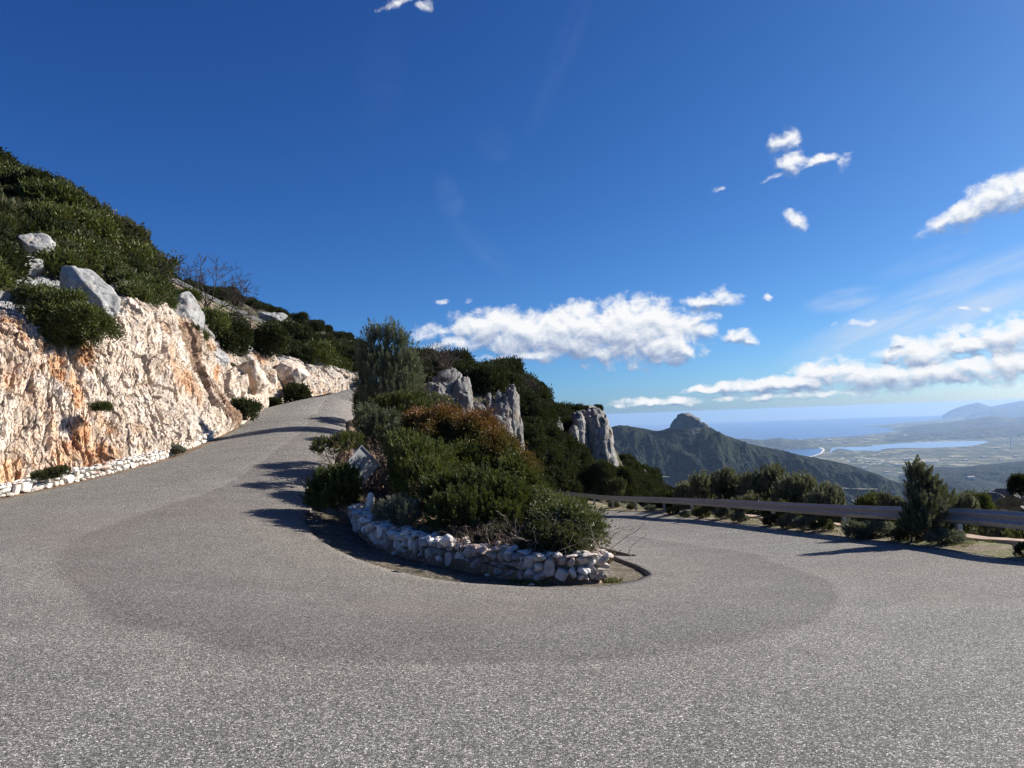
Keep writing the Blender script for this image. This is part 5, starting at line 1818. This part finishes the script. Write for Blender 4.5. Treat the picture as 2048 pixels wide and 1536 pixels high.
# verge grass
n_ = 15000
i_ = r9.integers(0, 200, n_)
o_ = r9.uniform(.05, 1.4, n_)
pp = re2[i_] + rn[i_] * o_[:, None] + r9.normal(size=(n_, 2)) * .12
keep = fbm(np.c_[pp * .9, np.zeros(n_)], 3, 61) > .02
pp, i_, o_ = pp[keep], i_[keep], o_[keep]
z_ = RZ(re2[i_, 0], re2[i_, 1]) + np.interp(o_, [0, .5, 1.3, 1.75], [.0, .04, .03, -.08])
V, F = leaf_quads(np.c_[pp, z_], np.c_[r9.normal(size=(len(pp), 2)) * .7, np.ones(len(pp))], .09, .012, r9)
stuff(obj('verge_grass', mesh_np('verge_grass', V, F, [M['grass']], False, {'tint': np.repeat(r9.random(len(pp)), 4), 'hue': np.zeros(len(V))})))
# ================================================================== far landscape
def to_sea(px, py, z):
    d = ray(px, py)
    t = z / min(d[2], -0.0152)
    return d * t


def flat_poly(name, pix, z, mat, sub=0.0):
    pts = [to_sea(x, y, z) for x, y in pix]
    # densify in pixel space is unnecessary: straight shore segments
    tri = tessellate_polygon([[Vector(p) for p in pts]])
    f = np.array(tri)
    v = np.array(pts)
    v[:, 2] = z
    a, b, c_ = v[f[:, 0]], v[f[:, 1]], v[f[:, 2]]
    up = np.cross(b - a, c_ - a)[:, 2]
    f[up < 0] = f[up < 0][:, ::-1]
    return struct(obj(name, mesh_np(name, v, f, [mat], False)))


def sea_mat():
    m, nt = new_mat('sea_water')
    N = NT(nt)
    p = N.pos()
    n = N.noise(N.n('ShaderNodeMapping', {'Vector': p, 'Scale': (1, 1, 1)}).outputs[0], 0.00035, 5, 0.6)
    c = N.ramp(n, [(0.35, (0.020, 0.065, 0.15)), (0.65, (0.032, 0.085, 0.175))])
    h = N.noise(p, 0.05, 4)
    b = N.principled(c, 0.28, N.bump(h, .25, 1.0), spec=0.5)
    N.out(b.outputs[0])
    return m


def plain_mat():
    m, nt = new_mat('plain_fields')
    N = NT(nt)
    p = N.pos()
    pw = N.vmath('ADD', p, N.vmath('SCALE', N.n('ShaderNodeTexNoise', {'Scale': .004, 'Vector': p}).outputs['Color'], scale=160.0))
    rot = N.n('ShaderNodeMapping', {'Vector': pw, 'Rotation': (0, 0, .5), 'Scale': (1, .55, 0.0)}).outputs[0]
    cell = N.n('ShaderNodeSeparateColor', {0: N.voro(rot, .0075, out='Color')}).outputs
    edge = N.voro(rot, .0075, 'DISTANCE_TO_EDGE')
    n = N.noise(p, .0022, 6, .6)
    f = N.ramp(N.math('ADD', N.math('MULTIPLY', cell[0], .6), N.math('MULTIPLY', n, .5)), [(.25, (.030, .042, .018)), (.45, (.055, .068, .028)), (.60, (.10, .105, .045)), (.74, (.19, .165, .085)), (.86, (.30, .26, .16))])
    f = N.mix(N.math('MULTIPLY', N.smooth(edge, .10, .03), .8), f, (.022, .03, .014))
    wood = N.smooth(N.noise(p, .0011, 6, .62), .50, .58)
    f = N.mix(N.math('MULTIPLY', wood, .8), f, N.ramp(N.noise(p, .02, 4), [(.3, (.02, .028, .014)), (.7, (.048, .055, .026))]))
    town = N.smooth(N.noise(p, .0009, 3, .5), .56, .66)
    hs = N.n('ShaderNodeSeparateColor', {0: N.voro(p, .022, out='Color')}).outputs[1]
    f = N.mix(N.math('MULTIPLY', N.smooth(hs, .86, .9), N.math('ADD', N.math('MULTIPLY', town, .8), .10)), f, (.62, .56, .49))
    N.out(N.principled(f, .95, spec=.1).outputs[0])
    return m


def sand_mat():
    return simple_mat('beach_sand', (.62, .56, .46), .95, 0, .1, .01)


M['sea'] = sea_mat()
M['plain'] = plain_mat()
M['sand'] = sand_mat()
M['lagoon'] = simple_mat('lagoon_water', (.20, .29, .38), .25, 0, .12, .001, .5)
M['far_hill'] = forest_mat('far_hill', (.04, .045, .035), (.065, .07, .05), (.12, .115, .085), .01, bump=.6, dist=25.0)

# sea: a disc to the horizon as seen from 640 m up
RS = 43200.0
rad = np.concatenate([[0], np.geomspace(300, RS, 60)])
an = np.linspace(0, 2 * math.pi, 181)
X = rad[:, None] * np.cos(an)
Yy = rad[:, None] * np.sin(an)
struct(obj('sea', mesh_np('sea', np.stack([X, Yy, np.full_like(X, SEA)], -1).reshape(-1, 3), grid_faces(61, 181), [M['sea']], True)))

ZL = SEA + 3
coast_far = [(1470, 876), (1499, 880), (1530, 879), (1546, 876.5), (1559, 875.5), (1582, 879), (1606, 878.5), (1630, 876.5), (1663, 874.5), (1698, 873.5), (1731, 870), (1761, 866.5), (1775, 865), (1788, 862), (1799, 860.2), (1783, 859.3), (1774, 857.6), (1786, 856.4), (1797, 855.2),
             (1760, 854.2), (1725, 852.2), (1745, 851.0), (1764, 850), (1790, 847.5), (1811, 845.2), (1835, 843.2), (1856, 841), (1885, 837.5), (1912, 834.6), (1960, 831.5), (2048, 829), (2300, 824), (2700, 812)]
beach = [(2700, 1500), (1400, 1500), (1480, 980), (1560, 940), (1600, 916), (1618, 913), (1630, 910), (1638, 907.5), (1642, 905), (1645, 902), (1645.5, 899.5), (1642, 897.4), (1633, 895), (1620, 893.3), (1606, 892), (1585, 890.8), (1559, 890), (1535, 890.4), (1510, 891), (1490, 890.5), (1462, 884)]
flat_poly('plain', coast_far + beach, ZL, M['plain'])
flat_poly('beach', [(1616, 914.8), (1630, 911.6), (1641, 908.2), (1646.5, 904.6), (1649.5, 901), (1649, 898), (1644, 896), (1633, 893.9), (1620, 892.4), (1606, 891.2), (1585, 890.1), (1559, 889.4), (1535, 889.6), (1535, 890.2), (1559, 889.9), (1585, 890.7), (1606, 891.9), (1620, 893.2), (1633, 894.9), (1642, 897.2), (1645, 899.4), (1644.2, 902), (1641, 905.2), (1637, 907.8), (1629, 910.6), (1617, 913.5)], ZL + 2, M['sand'])
flat_poly('lagoon', [(1664, 895.5), (1686, 894), (1712, 893.6), (1737, 893), (1749, 890.3), (1787, 887.4), (1820, 885.6), (1856, 884), (1890, 882.8), (1915, 882), (1950, 881.6), (1971, 881.8), (1977, 884.5), (1966, 887.5), (1957, 889.6), (1930, 893), (1900, 894.3), (1856, 896), (1820, 895.6), (1775, 897), (1762, 899.5), (1755, 902), (1730, 901), (1707, 902), (1690, 898.5), (1677, 897), (1668, 900), (1662, 905), (1659, 905), (1662, 900)], ZL + 2, M['lagoon'])


def ridge_hill(name, sil, Y, front, back, mat, zb=SEA, n=160, ncr=26, rough=8.0, seed=1, label=None, kind='structure', fscale=None):
    """a hill whose crest line is seen at pixels 'sil', at distance Y; front/back: how far the feet lie before/behind"""
    sil = np.asarray(sil, float)
    c2 = cr_curve(sil, n)
    crest = np.array([at(x, y, Y) for x, y in c2])
    t = np.linspace(-1, 1, ncr * 2 + 1)
    ta = np.clip(np.minimum(np.linspace(0, 1, n), np.linspace(1, 0, n)) / .14, 0, 1)
    crest[:, 2] = zb + (crest[:, 2] - zb) * (ta * ta * (3 - 2 * ta)) ** .6
    prof = np.cos(np.clip(np.abs(t), 0, 1) * math.pi / 2) ** 1.15
    off = np.where(t < 0, t * front, t * back)
    dirv = crest[:, :2] / np.linalg.norm(crest[:, :2], axis=1, keepdims=True)
    P = np.zeros((n, len(t), 3))
    P[..., :2] = crest[:, None, :2] + dirv[:, None] * off[None, :, None]
    P[..., 2] = zb + (crest[:, 2] - zb)[:, None] * prof[None]
    q = P.reshape(-1, 3) * (1.0 / (fscale or front * .18))
    nz = ridged(np.c_[q[:, :2], np.zeros(len(q))], 5, seed).reshape(n, -1)
    P[..., 2] += rough * (nz - 1.1) * (1 - prof[None]) ** .35 * (np.abs(t)[None] > .04)
    f = grid_faces(n, len(t))
    return struct(obj(name, mesh_np(name, P.reshape(-1, 3), f[:, ::-1], [mat], True)))


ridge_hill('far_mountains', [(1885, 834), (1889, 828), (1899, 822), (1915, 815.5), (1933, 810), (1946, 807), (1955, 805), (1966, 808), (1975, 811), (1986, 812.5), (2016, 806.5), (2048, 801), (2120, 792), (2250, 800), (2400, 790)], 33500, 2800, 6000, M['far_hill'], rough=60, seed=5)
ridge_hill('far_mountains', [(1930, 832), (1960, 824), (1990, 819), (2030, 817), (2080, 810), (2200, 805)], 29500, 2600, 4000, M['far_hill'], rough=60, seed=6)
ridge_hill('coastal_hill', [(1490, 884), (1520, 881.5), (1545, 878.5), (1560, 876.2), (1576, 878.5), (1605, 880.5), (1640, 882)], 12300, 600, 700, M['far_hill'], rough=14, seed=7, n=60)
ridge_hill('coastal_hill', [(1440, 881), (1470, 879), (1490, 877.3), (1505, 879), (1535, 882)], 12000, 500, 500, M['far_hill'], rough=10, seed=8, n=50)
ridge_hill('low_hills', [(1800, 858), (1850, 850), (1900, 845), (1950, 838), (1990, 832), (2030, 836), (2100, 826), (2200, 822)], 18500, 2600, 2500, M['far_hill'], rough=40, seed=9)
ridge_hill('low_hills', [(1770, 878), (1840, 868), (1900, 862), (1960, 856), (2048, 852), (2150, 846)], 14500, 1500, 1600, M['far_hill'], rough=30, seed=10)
ridge_hill('foothill', [(1800, 952), (1840, 941), (1880, 937), (1920, 938.5), (1950, 934), (1980, 931.5), (2015, 928), (2048, 925), (2120, 915), (2250, 918)], 5900, 900, 900, M['foothill'], rough=34, seed=11)
ridge_hill('foothill', [(1740, 985), (1800, 972), (1850, 968), (1880, 961), (1910, 955.5), (1940, 956), (1975, 964), (2010, 972), (2060, 976), (2160, 970)], 4700, 700, 700, M['foothill'], rough=30, seed=12)
ridge_hill('foothill', [(1640, 1010), (1720, 1000), (1790, 996), (1860, 992), (1940, 990), (2020, 992), (2100, 985)], 3800, 600, 600, M['foothill'], rough=26, seed=13)
ridge_hill('foothill', [(1960, 962), (2000, 951), (2050, 944), (2110, 940)], 5200, 600, 600, M['foothill'], rough=30, seed=14, n=80)

# ------------------------------------------------------------------ the mountain with its rock crown
D = 3400
sil = np.array([(1120, 900), (1180, 868), (1215, 857), (1238, 850.5), (1262, 853), (1290, 857.5), (1318, 861.5), (1345, 854), (1380, 850), (1415, 852), (1440, 866), (1470, 877), (1500, 887.5), (1525, 893), (1560, 900), (1600, 909.5), (1650, 919), (1700, 930), (1750, 948), (1800, 967), (1850, 990), (1900, 1015), (1960, 1040)], float)
n, m = 420, 170
c2 = cr_curve(sil, n)
crest = np.array([at(x, y, D) for x, y in c2])
t = np.linspace(-1, .55, m)
P = np.zeros((n, m, 3))
P[..., 0] = crest[:, None, 0] * (1 + 0.06 * t[None]) - 60 * t[None] ** 2
P[..., 1] = D + t[None] * 1500
dropf = np.where(t < 0, 620 * (np.abs(t) ** 1.05), 900 * np.abs(t) ** 1.2)
P[..., 2] = np.maximum(crest[:, None, 2] - dropf[None], SEA - 5)
q = np.stack([P[..., 0] / 210, P[..., 1] / 620, P[..., 2] * 0], -1).reshape(-1, 3)
gul = ridged(q, 5, 41).reshape(n, m)
q2 = P.reshape(-1, 3) / 26
w_ = np.clip(np.abs(t) / .12, 0, 1)[None]
P[..., 2] += (84 * (gul - 1.15)) * w_ + 7 * fbm(q2, 3, 42).reshape(n, m) * np.clip(np.abs(t) / .02, .25, 1)[None]
rockm = np.clip(ridged(P.reshape(-1, 3) / [90, 200, 60], 3, 43).reshape(n, m) * .45 - .32 - np.clip((np.abs(t) - .25) * 1.2, 0, .6)[None], 0, .45)
dx = (P[..., 0] - at(1380, 850, D)[0]) / 120
rockm += np.exp(-dx ** 2) * np.exp(-((t[None] + .02) / .05) ** 2) * .35
f = grid_faces(n, m)
mt = struct(obj('mountain', mesh_np('mountain', P.reshape(-1, 3), f, [M['mountain']], False, {'rock': rockm.ravel()})))
cr = crag('rock_crown', [(1372, 826, 866, 19, 70, 3385, 2), (1388, 833, 868, 18, 70, 3385, -2), (1358, 836, 868, 13, 60, 3385, 3), (1404, 845, 872, 13, 60, 3380, -1), (1414, 853, 874, 8, 50, 3378, -2), (1347, 846, 866, 6, 40, 3382, 2)], 801, '', 'crag_far' if 'crag_far' in M else 'crag', kind='structure', flute=.1, NR=40, NA=50)

# thin road lines cut into the mountain's flank
def drape(name, pix, width, lift=3.0):
    V = P.reshape(-1, 3)
    dep = V @ _f
    sx = CXP + FPX * (V @ CR) / dep
    sy = CYP - FPX * (V @ CU) / dep
    out = []
    for x, y in cr_curve(np.array(pix, float), 40):
        d = (sx - x) ** 2 + (sy - y) ** 2
        k = np.where(d < max(d.min() * 3, 9))[0]
        k = k[np.argmin(dep[k])]
        out.append(ray(x, y) * (dep[k] - 25))
    out = np.array(out)
    out = np.stack([np.convolve(np.pad(out[:, j], 3, 'edge'), np.ones(7) / 7, 'valid') for j in range(3)], -1)
    V2 = np.stack([out - [0, 0, width / 2], out + [0, 25, width / 2]], 1)
    return struct(obj(name, mesh_np(name, V2.reshape(-1, 3), grid_faces(40, 2), [M['mroad']], False)))


M['mroad'] = simple_mat('cut_road_bank', (.12, .11, .095), .95, 0, .4, .05)
drape('mountain_road', [(1290, 951), (1320, 953), (1345, 954), (1380, 953), (1410, 958)], 1.5)
drape('mountain_road', [(1640, 972), (1680, 976), (1720, 978), (1760, 978.5)], 1.2)

# ------------------------------------------------------------------ specks of houses on the plain
def house(px, py, w, dd, h, label, group=None, name='farmhouse', zoff=ZL):
    p = to_sea(px, py, zoff)
    root = empty(name, (p[0], p[1], zoff))
    tag(root, label, 'house', group)
    v, f = box_arrays(0, 0, h / 2 - 2, w, dd, h + 4)
    obj('wall', mesh_np('wall', v, [f], [M['white_house']]), root)
    e = .6
    V = np.array([(-w / 2 - e, -dd / 2 - e, h), (w / 2 + e, -dd / 2 - e, h), (w / 2 + e, dd / 2 + e, h), (-w / 2 - e, dd / 2 + e, h), (-w / 2 - e, 0, h + dd * .22), (w / 2 + e, 0, h + dd * .22)], float)
    obj('roof', mesh_np('roof', V, [np.array([[0, 1, 5, 4], [2, 3, 4, 5]]), np.array([[1, 2, 5], [3, 0, 4]])], [M['tile']]), root)
    return root


HG = 'white houses dotted over the coastal plain'
hr = np.random.default_rng(51)
house(1773, 946.5, 40, 26, 14, 'large white farmhouse on the plain at the foot of the mountain flank', zoff=ZL)
for px, py in [(1661, 925), (1690, 931), (1705, 921), (1728, 938), (1742, 925), (1812, 920), (1838, 918), (1858, 925), (1884, 921), (1905, 916), (1931, 922), (1968, 915), (2003, 921), (2031, 914), (1795, 932), (1996, 898), (1570, 884), (1588, 885.5), (1600, 883), (1622, 886), (1640, 884), (1660, 882), (1692, 886), (1730, 881), (1810, 874), (1980, 863)]:
    k = to_sea(px, py, ZL)[1] / 6500
    house(px, py, hr.uniform(26, 44) * k, hr.uniform(18, 26) * k, hr.uniform(8, 13) * k, 'tiny white house dotted over the hazy coastal plain', HG)
p = at(1941, 955.5, 4650)
root = house(1941, 955.5, 44, 22, 9, 'long white building on the wooded foothill at the right')
root.location = Vector((float(p[0]), float(p[1]), float(p[2]) - 3))
p = to_sea(2023, 900, ZL)
tw = obj('chimney_stack', mesh_np('chimney_stack', *tubes([(np.array([[0, 0, 0], [0, 0, 90], [0, 0, 170.0]]), [9, 7, 6])], 12), [M['white_house']]), loc=(p[0], p[1], ZL))
tag(tw, 'slender pale tower standing alone in the haze behind the lagoon', 'tower')
# ================================================================== sky, sun, haze, camera
SUN_AZ, SUN_EL = RAD(70), RAD(29)
EXPO = 1.05
SKY_STRENGTH, SUN_STRENGTH = 0.07, 4.6
K_ = SKY_STRENGTH * 2 ** EXPO

w = bpy.data.worlds.new('World')
bpy.context.scene.world = w
w.use_nodes = True
nt = w.node_tree
nt.nodes.clear()
N = NT(nt)
sky = nt.nodes.new('ShaderNodeTexSky')
sky.sky_type = 'NISHITA'
sky.sun_disc = False
sky.sun_elevation = SUN_EL
sky.sun_rotation = SUN_AZ
sky.altitude = 640
sky.air_density = 0.7
sky.dust_density = 1.0
sky.ozone_density = 5.0


def ae(px, py):
    d = ray(px, py)
    d = d / np.linalg.norm(d)
    return math.atan2(d[0], d[1]), math.asin(d[2])


tc = N.n('ShaderNodeTexCoord').outputs['Generated']
sx = N.n('ShaderNodeSeparateXYZ', {0: tc}).outputs
az = N.math('ARCTAN2', sx[0], sx[1])
el = N.math('ARCSINE', N.math('MAXIMUM', N.math('MINIMUM', sx[2], 1.0), -1.0))
P0 = N.n('ShaderNodeCombineXYZ', {0: az, 1: el}).outputs[0]

# (px, py, half width, half height, weight, rotation degrees)
CL = [(1262, 664, 108, 48, 1.35, 0), (1160, 664, 110, 40, 1.35, 0), (1060, 668, 90, 33, 1.3, 0), (985, 655, 68, 28, 1.2, 0), (1325, 690, 48, 30, 1.25, 0), (1090, 705, 120, 16, .9, 0), (960, 682, 110, 16, .8, 0), (1010, 712, 50, 12, .7, 0), (860, 668, 46, 22, .5, 0), (870, 700, 50, 16, .4, 0), (1240, 700, 110, 20, 1.0, 0),
      (1425, 600, 52, 13, .8, 4), (1440, 597, 22, 18, .8, 0), (1395, 640, 40, 14, .7, 0), (1412, 662, 28, 15, .7, 0), (1470, 672, 26, 11, .9, 0), (1506, 678, 16, 8, .7, 0), (1537, 600, 13, 7, .7, 0), (1597, 440, 22, 14, .8, 30), (1563, 278, 26, 17, .75, 0), (1583, 325, 24, 24, .8, 0), (1630, 322, 50, 10, .62, -4), (1685, 328, 16, 14, .6, 0), (1550, 350, 22, 5, .5, -20),
      (1960, 412, 76, 20, 1.0, -22), (2010, 388, 48, 26, 1.0, -10), (1905, 432, 34, 12, .8, -25), (2060, 375, 50, 26, 1.0, 0),
      (1665, 748, 62, 24, 1.0, 0), (1590, 766, 90, 15, 1.0, 0), (1500, 774, 80, 12, .9, 0), (1420, 778, 50, 8, .8, 0), (1760, 755, 100, 22, 1.0, 0), (1850, 745, 80, 22, 1.0, 0), (1845, 706, 62, 22, 1.0, 0), (1800, 684, 22, 10, .9, 0), (1950, 738, 120, 24, 1.0, 0), (2040, 725, 90, 26, 1.0, 0), (2020, 672, 70, 32, 1.0, 0), (1950, 688, 66, 16, 1.0, 0), (1900, 675, 20, 10, .8, 0),
      (1600, 790, 170, 9, .7, 0), (1480, 795, 80, 7, .6, 0), (1320, 803, 70, 10, .85, 0), (1262, 812, 42, 6, .6, 0), (1380, 805, 40, 7, .6, 0), (1940, 765, 24, 6, .6, 0), (1990, 768, 26, 7, .6, 0), (2040, 765, 20, 5, .6, 0), (1720, 648, 26, 7, .6, 0), (1662, 650, 8, 5, .5, 0), (1930, 622, 12, 5, .5, 0), (1972, 619, 12, 5, .5, 0), (886, 606, 17, 7, .55, -15), (935, 601, 14, 6, .45, -20), (1435, 375, 20, 5, .38, -10), (795, 5, 40, 10, .4, -20), (850, 8, 22, 10, .5, -30),
      (870, 722, 40, 22, .6, 0), (852, 735, 30, 20, .6, 0)]


def ell_mask(g, vec):
    """max over the ellipses of weight - r^2"""
    acc = None
    s = g.n('ShaderNodeSeparateXYZ', {0: vec}).outputs
    for px, py, hw, hh, wt, rot in CL:
        a0, e0 = ae(px, py)
        rx, ry = 1.34 * hw / FPX, 1.36 * hh / FPX
        th = RAD(-rot) + ROLL * 0
        c_, s_ = math.cos(th), math.sin(th)
        # conic coefficients folded into two dot products
        u = g.vmath('DOT_PRODUCT', vec, (c_ / rx, s_ / rx, 0))
        v_ = g.vmath('DOT_PRODUCT', vec, (-s_ / ry, c_ / ry, 0))
        u0 = (c_ * a0 + s_ * e0) / rx
        v0 = (-s_ * a0 + c_ * e0) / ry
        acc = (u, v_, u0, v0, wt) if False else acc
        nu = [x for x in g.t.nodes if x.type == 'VECT_MATH' and x.operation == 'DOT_PRODUCT'][-2:]
        du = g.math('SUBTRACT', nu[0].outputs['Value'], u0)
        dv = g.math('SUBTRACT', nu[1].outputs['Value'], v0)
        r2 = g.math('MULTIPLY_ADD', dv, dv, g.math('MULTIPLY', du, du))
        m_ = g.math('SUBTRACT', wt, r2)
        acc = m_ if acc is None else g.math('MAXIMUM', acc, m_)
    return acc


def density_group():
    ng = bpy.data.node_groups.new('cloud_density', 'ShaderNodeTree')
    ng.interface.new_socket('Vector', in_out='INPUT', socket_type='NodeSocketVector')
    ng.interface.new_socket('Density', in_out='OUTPUT', socket_type='NodeSocketFloat')
    ng.interface.new_socket('Soft', in_out='OUTPUT', socket_type='NodeSocketFloat')
    g = NT(ng)
    i = ng.nodes.new('NodeGroupInput')
    o = ng.nodes.new('NodeGroupOutput')
    vec = i.outputs[0]
    wn = g.n('ShaderNodeTexNoise', {'Scale': 34.0, 'Detail': 3.0, 'Vector': vec}).outputs['Color']
    wv = g.vmath('ADD', vec, g.vmath('SCALE', g.vmath('SUBTRACT', wn, (.5, .5, .5)), scale=.022))
    m_ = ell_mask(g, wv)
    st = g.n('ShaderNodeMapping', {'Vector': wv, 'Scale': (1.0, 1.35, 1.0)}).outputs[0]
    n1 = g.n('ShaderNodeTexNoise', {'Scale': 38.0, 'Detail': 10.0, 'Roughness': .62, 'Vector': st}).outputs[0]
    vo = g.voro(st, 48.0)
    d = g.math('ADD', m_, g.math('MULTIPLY', g.math('SUBTRACT', n1, .5), 3.1))
    d = g.math('ADD', d, g.math('MULTIPLY', g.math('SUBTRACT', .42, vo), 0.5))
    ng.links.new(d, o.inputs[0])
    ng.links.new(m_, o.inputs[1])
    return ng


GD = density_group()


def dens(vec):
    x = nt.nodes.new('ShaderNodeGroup')
    x.node_tree = GD
    nt.links.new(vec, x.inputs[0])
    return x.outputs[0], x.outputs[1]


d0, m0 = dens(P0)
d1, m1 = dens(N.vmath('ADD', P0, (0.003, 0.0075, 0)))
cov = N.smooth(d0, -0.2, 0.95)
# self shading: less cloud towards the sun means a lit top; thick lower parts are grey
lit = N.math('ADD', 0.62, N.math('MULTIPLY', N.math('SUBTRACT', d0, d1), 0.42))
lit = N.math('ADD', lit, N.math('MINIMUM', N.math('MAXIMUM', N.math('MULTIPLY', N.math('SUBTRACT', m0, m1), 1.15), -.46), .3))
thick = N.smooth(d0, .5, 1.9)
lit = N.math('SUBTRACT', lit, N.math('MULTIPLY', thick, .16), clamp=True)
ccol = N.ramp(lit, [(0.0, (.24, .34, .55)), (.28, (.42, .50, .67)), (.55, (.70, .76, .86)), (.85, (.97, .98, 1.0))])
CLOUD_GAIN = .98 / K_
ccol = N.vmath('SCALE', ccol, scale=CLOUD_GAIN)
# thin high streaks
def streak(px, py, hw, hh, rot, amt, sc):
    a0, e0 = ae(px, py)
    mp = N.n('ShaderNodeMapping', {'Vector': N.vmath('SUBTRACT', P0, (a0, e0, 0)), 'Rotation': (0, 0, RAD(rot))}).outputs[0]
    s = N.n('ShaderNodeSeparateXYZ', {0: mp}).outputs
    u = N.math('DIVIDE', s[0], hw / FPX)
    v_ = N.math('DIVIDE', s[1], hh / FPX)
    r2 = N.math('ADD', N.math('MULTIPLY', u, u), N.math('MULTIPLY', v_, v_))
    nz = N.noise(N.n('ShaderNodeMapping', {'Vector': mp, 'Scale': (sc, sc * 5, 1)}).outputs[0], 6.0, 5, .55, .4)
    return N.math('MULTIPLY', N.math('MULTIPLY', N.smooth(r2, 1.0, 0.0), N.smooth(nz, .25, .72)), amt)


ci = streak(1910, 606, 340, 66, -18, .95, 1.3)
for a_ in [(1690, 600, 80, 26, -6, .6, 2), (900, 400, 34, 60, -20, .07, 2), (960, 490, 110, 26, 42, .05, 2), (990, 290, 50, 40, 30, .03, 2), (1860, 520, 110, 24, -14, .16, 2), (1130, 100, 200, 30, -62, .03, 2), (760, 160, 60, 120, 10, .02, 2)]:
    ci = N.math('MAXIMUM', ci, streak(*a_))
# the veil low over the sea
# the camera's deep polarised blue: a contrast curve on the sky's own radiance, channel by channel
sc_ = N.n('ShaderNodeSeparateColor', {0: sky.outputs[0]}).outputs
sk = N.n('ShaderNodeCombineColor', {0: N.math('MULTIPLY', N.math('POWER', sc_[0], 1.4), .0417 / K_), 1: N.math('MULTIPLY', N.math('POWER', sc_[1], 1.2), .0733 / K_),
                                    2: N.math('MULTIPLY', N.math('POWER', sc_[2], .96), .133 / K_)}).outputs[0]
sk = N.mix(N.math('MULTIPLY', ci, .75), sk, (.62 / K_, .72 / K_, .88 / K_))
skc = N.mix(cov, sk, ccol)
bg = nt.nodes.new('ShaderNodeBackground')
bg.inputs[1].default_value = SKY_STRENGTH
nt.links.new(skc, bg.inputs[0])
ow = nt.nodes.new('ShaderNodeOutputWorld')
nt.links.new(bg.outputs[0], ow.inputs[0])
w.cycles.sampling_method = 'MANUAL'
w.cycles.sample_map_resolution = 512

sl = bpy.data.lights.new('sun', 'SUN')
sl.energy = SUN_STRENGTH
sl.angle = RAD(.53)
sl.color = (1.0, .945, .86)
so = bpy.data.objects.new('sun', sl)
C.objects.link(so)
sd = Vector((math.sin(SUN_AZ) * math.cos(SUN_EL), math.cos(SUN_AZ) * math.cos(SUN_EL), math.sin(SUN_EL)))
so.rotation_euler = sd.to_track_quat('Z', 'Y').to_euler()
so.location = sd * 50

# haze box
HZ = 2.5e-5
m = bpy.data.materials.new('haze_air')
m.use_nodes = True
hnt = m.node_tree
hnt.nodes.clear()
pv = hnt.nodes.new('ShaderNodeVolumePrincipled')
pv.inputs['Color'].default_value = (.42, .64, 1.0, 1)
pv.inputs['Density'].default_value = HZ
pv.inputs['Anisotropy'].default_value = 0.2
oo_ = hnt.nodes.new('ShaderNodeOutputMaterial')
hnt.links.new(pv.outputs[0], oo_.inputs['Volume'])
B = 46000.0
v, f = box_arrays(0, 0, (26 + SEA - 2) / 2, 2 * B, 2 * B, 26 - SEA + 2)
hz = obj('haze', mesh_np('haze', v, [f], [m]))
hz['kind'] = 'stuff'

cam = bpy.data.cameras.new('camera')
cam.sensor_fit = 'HORIZONTAL'
cam.sensor_width = 36.0
cam.lens = FPX / 2048 * 36.0
cam.clip_start = .05
cam.clip_end = 200000
co = bpy.data.objects.new('camera', cam)
C.objects.link(co)
Mx = Matrix(((CR[0], CU[0], -_f[0], 0), (CR[1], CU[1], -_f[1], 0), (CR[2], CU[2], -_f[2], 0), (0, 0, 0, 1)))
co.matrix_world = Mx
sc = bpy.context.scene
sc.camera = co
sc.render.engine = 'CYCLES'
sc.view_settings.view_transform = 'Standard'
sc.view_settings.look = 'None'
sc.view_settings.exposure = EXPO
sc.view_settings.gamma = 1.0
sc.cycles.max_bounces = 6
sc.cycles.diffuse_bounces = 3
sc.cycles.glossy_bounces = 2
sc.cycles.transmission_bounces = 3
sc.cycles.transparent_max_bounces = 8
sc.cycles.volume_bounces = 0
sc.cycles.use_adaptive_sampling = True
sc.cycles.adaptive_threshold = 0.015
sc.cycles.use_denoising = True
sc.cycles.denoising_input_passes = 'RGB_ALBEDO_NORMAL'
sc.cycles.denoising_prefilter = 'NONE'
sc.cycles.denoiser = 'OPENIMAGEDENOISE'
sc.cycles.sample_clamp_indirect = 6.0
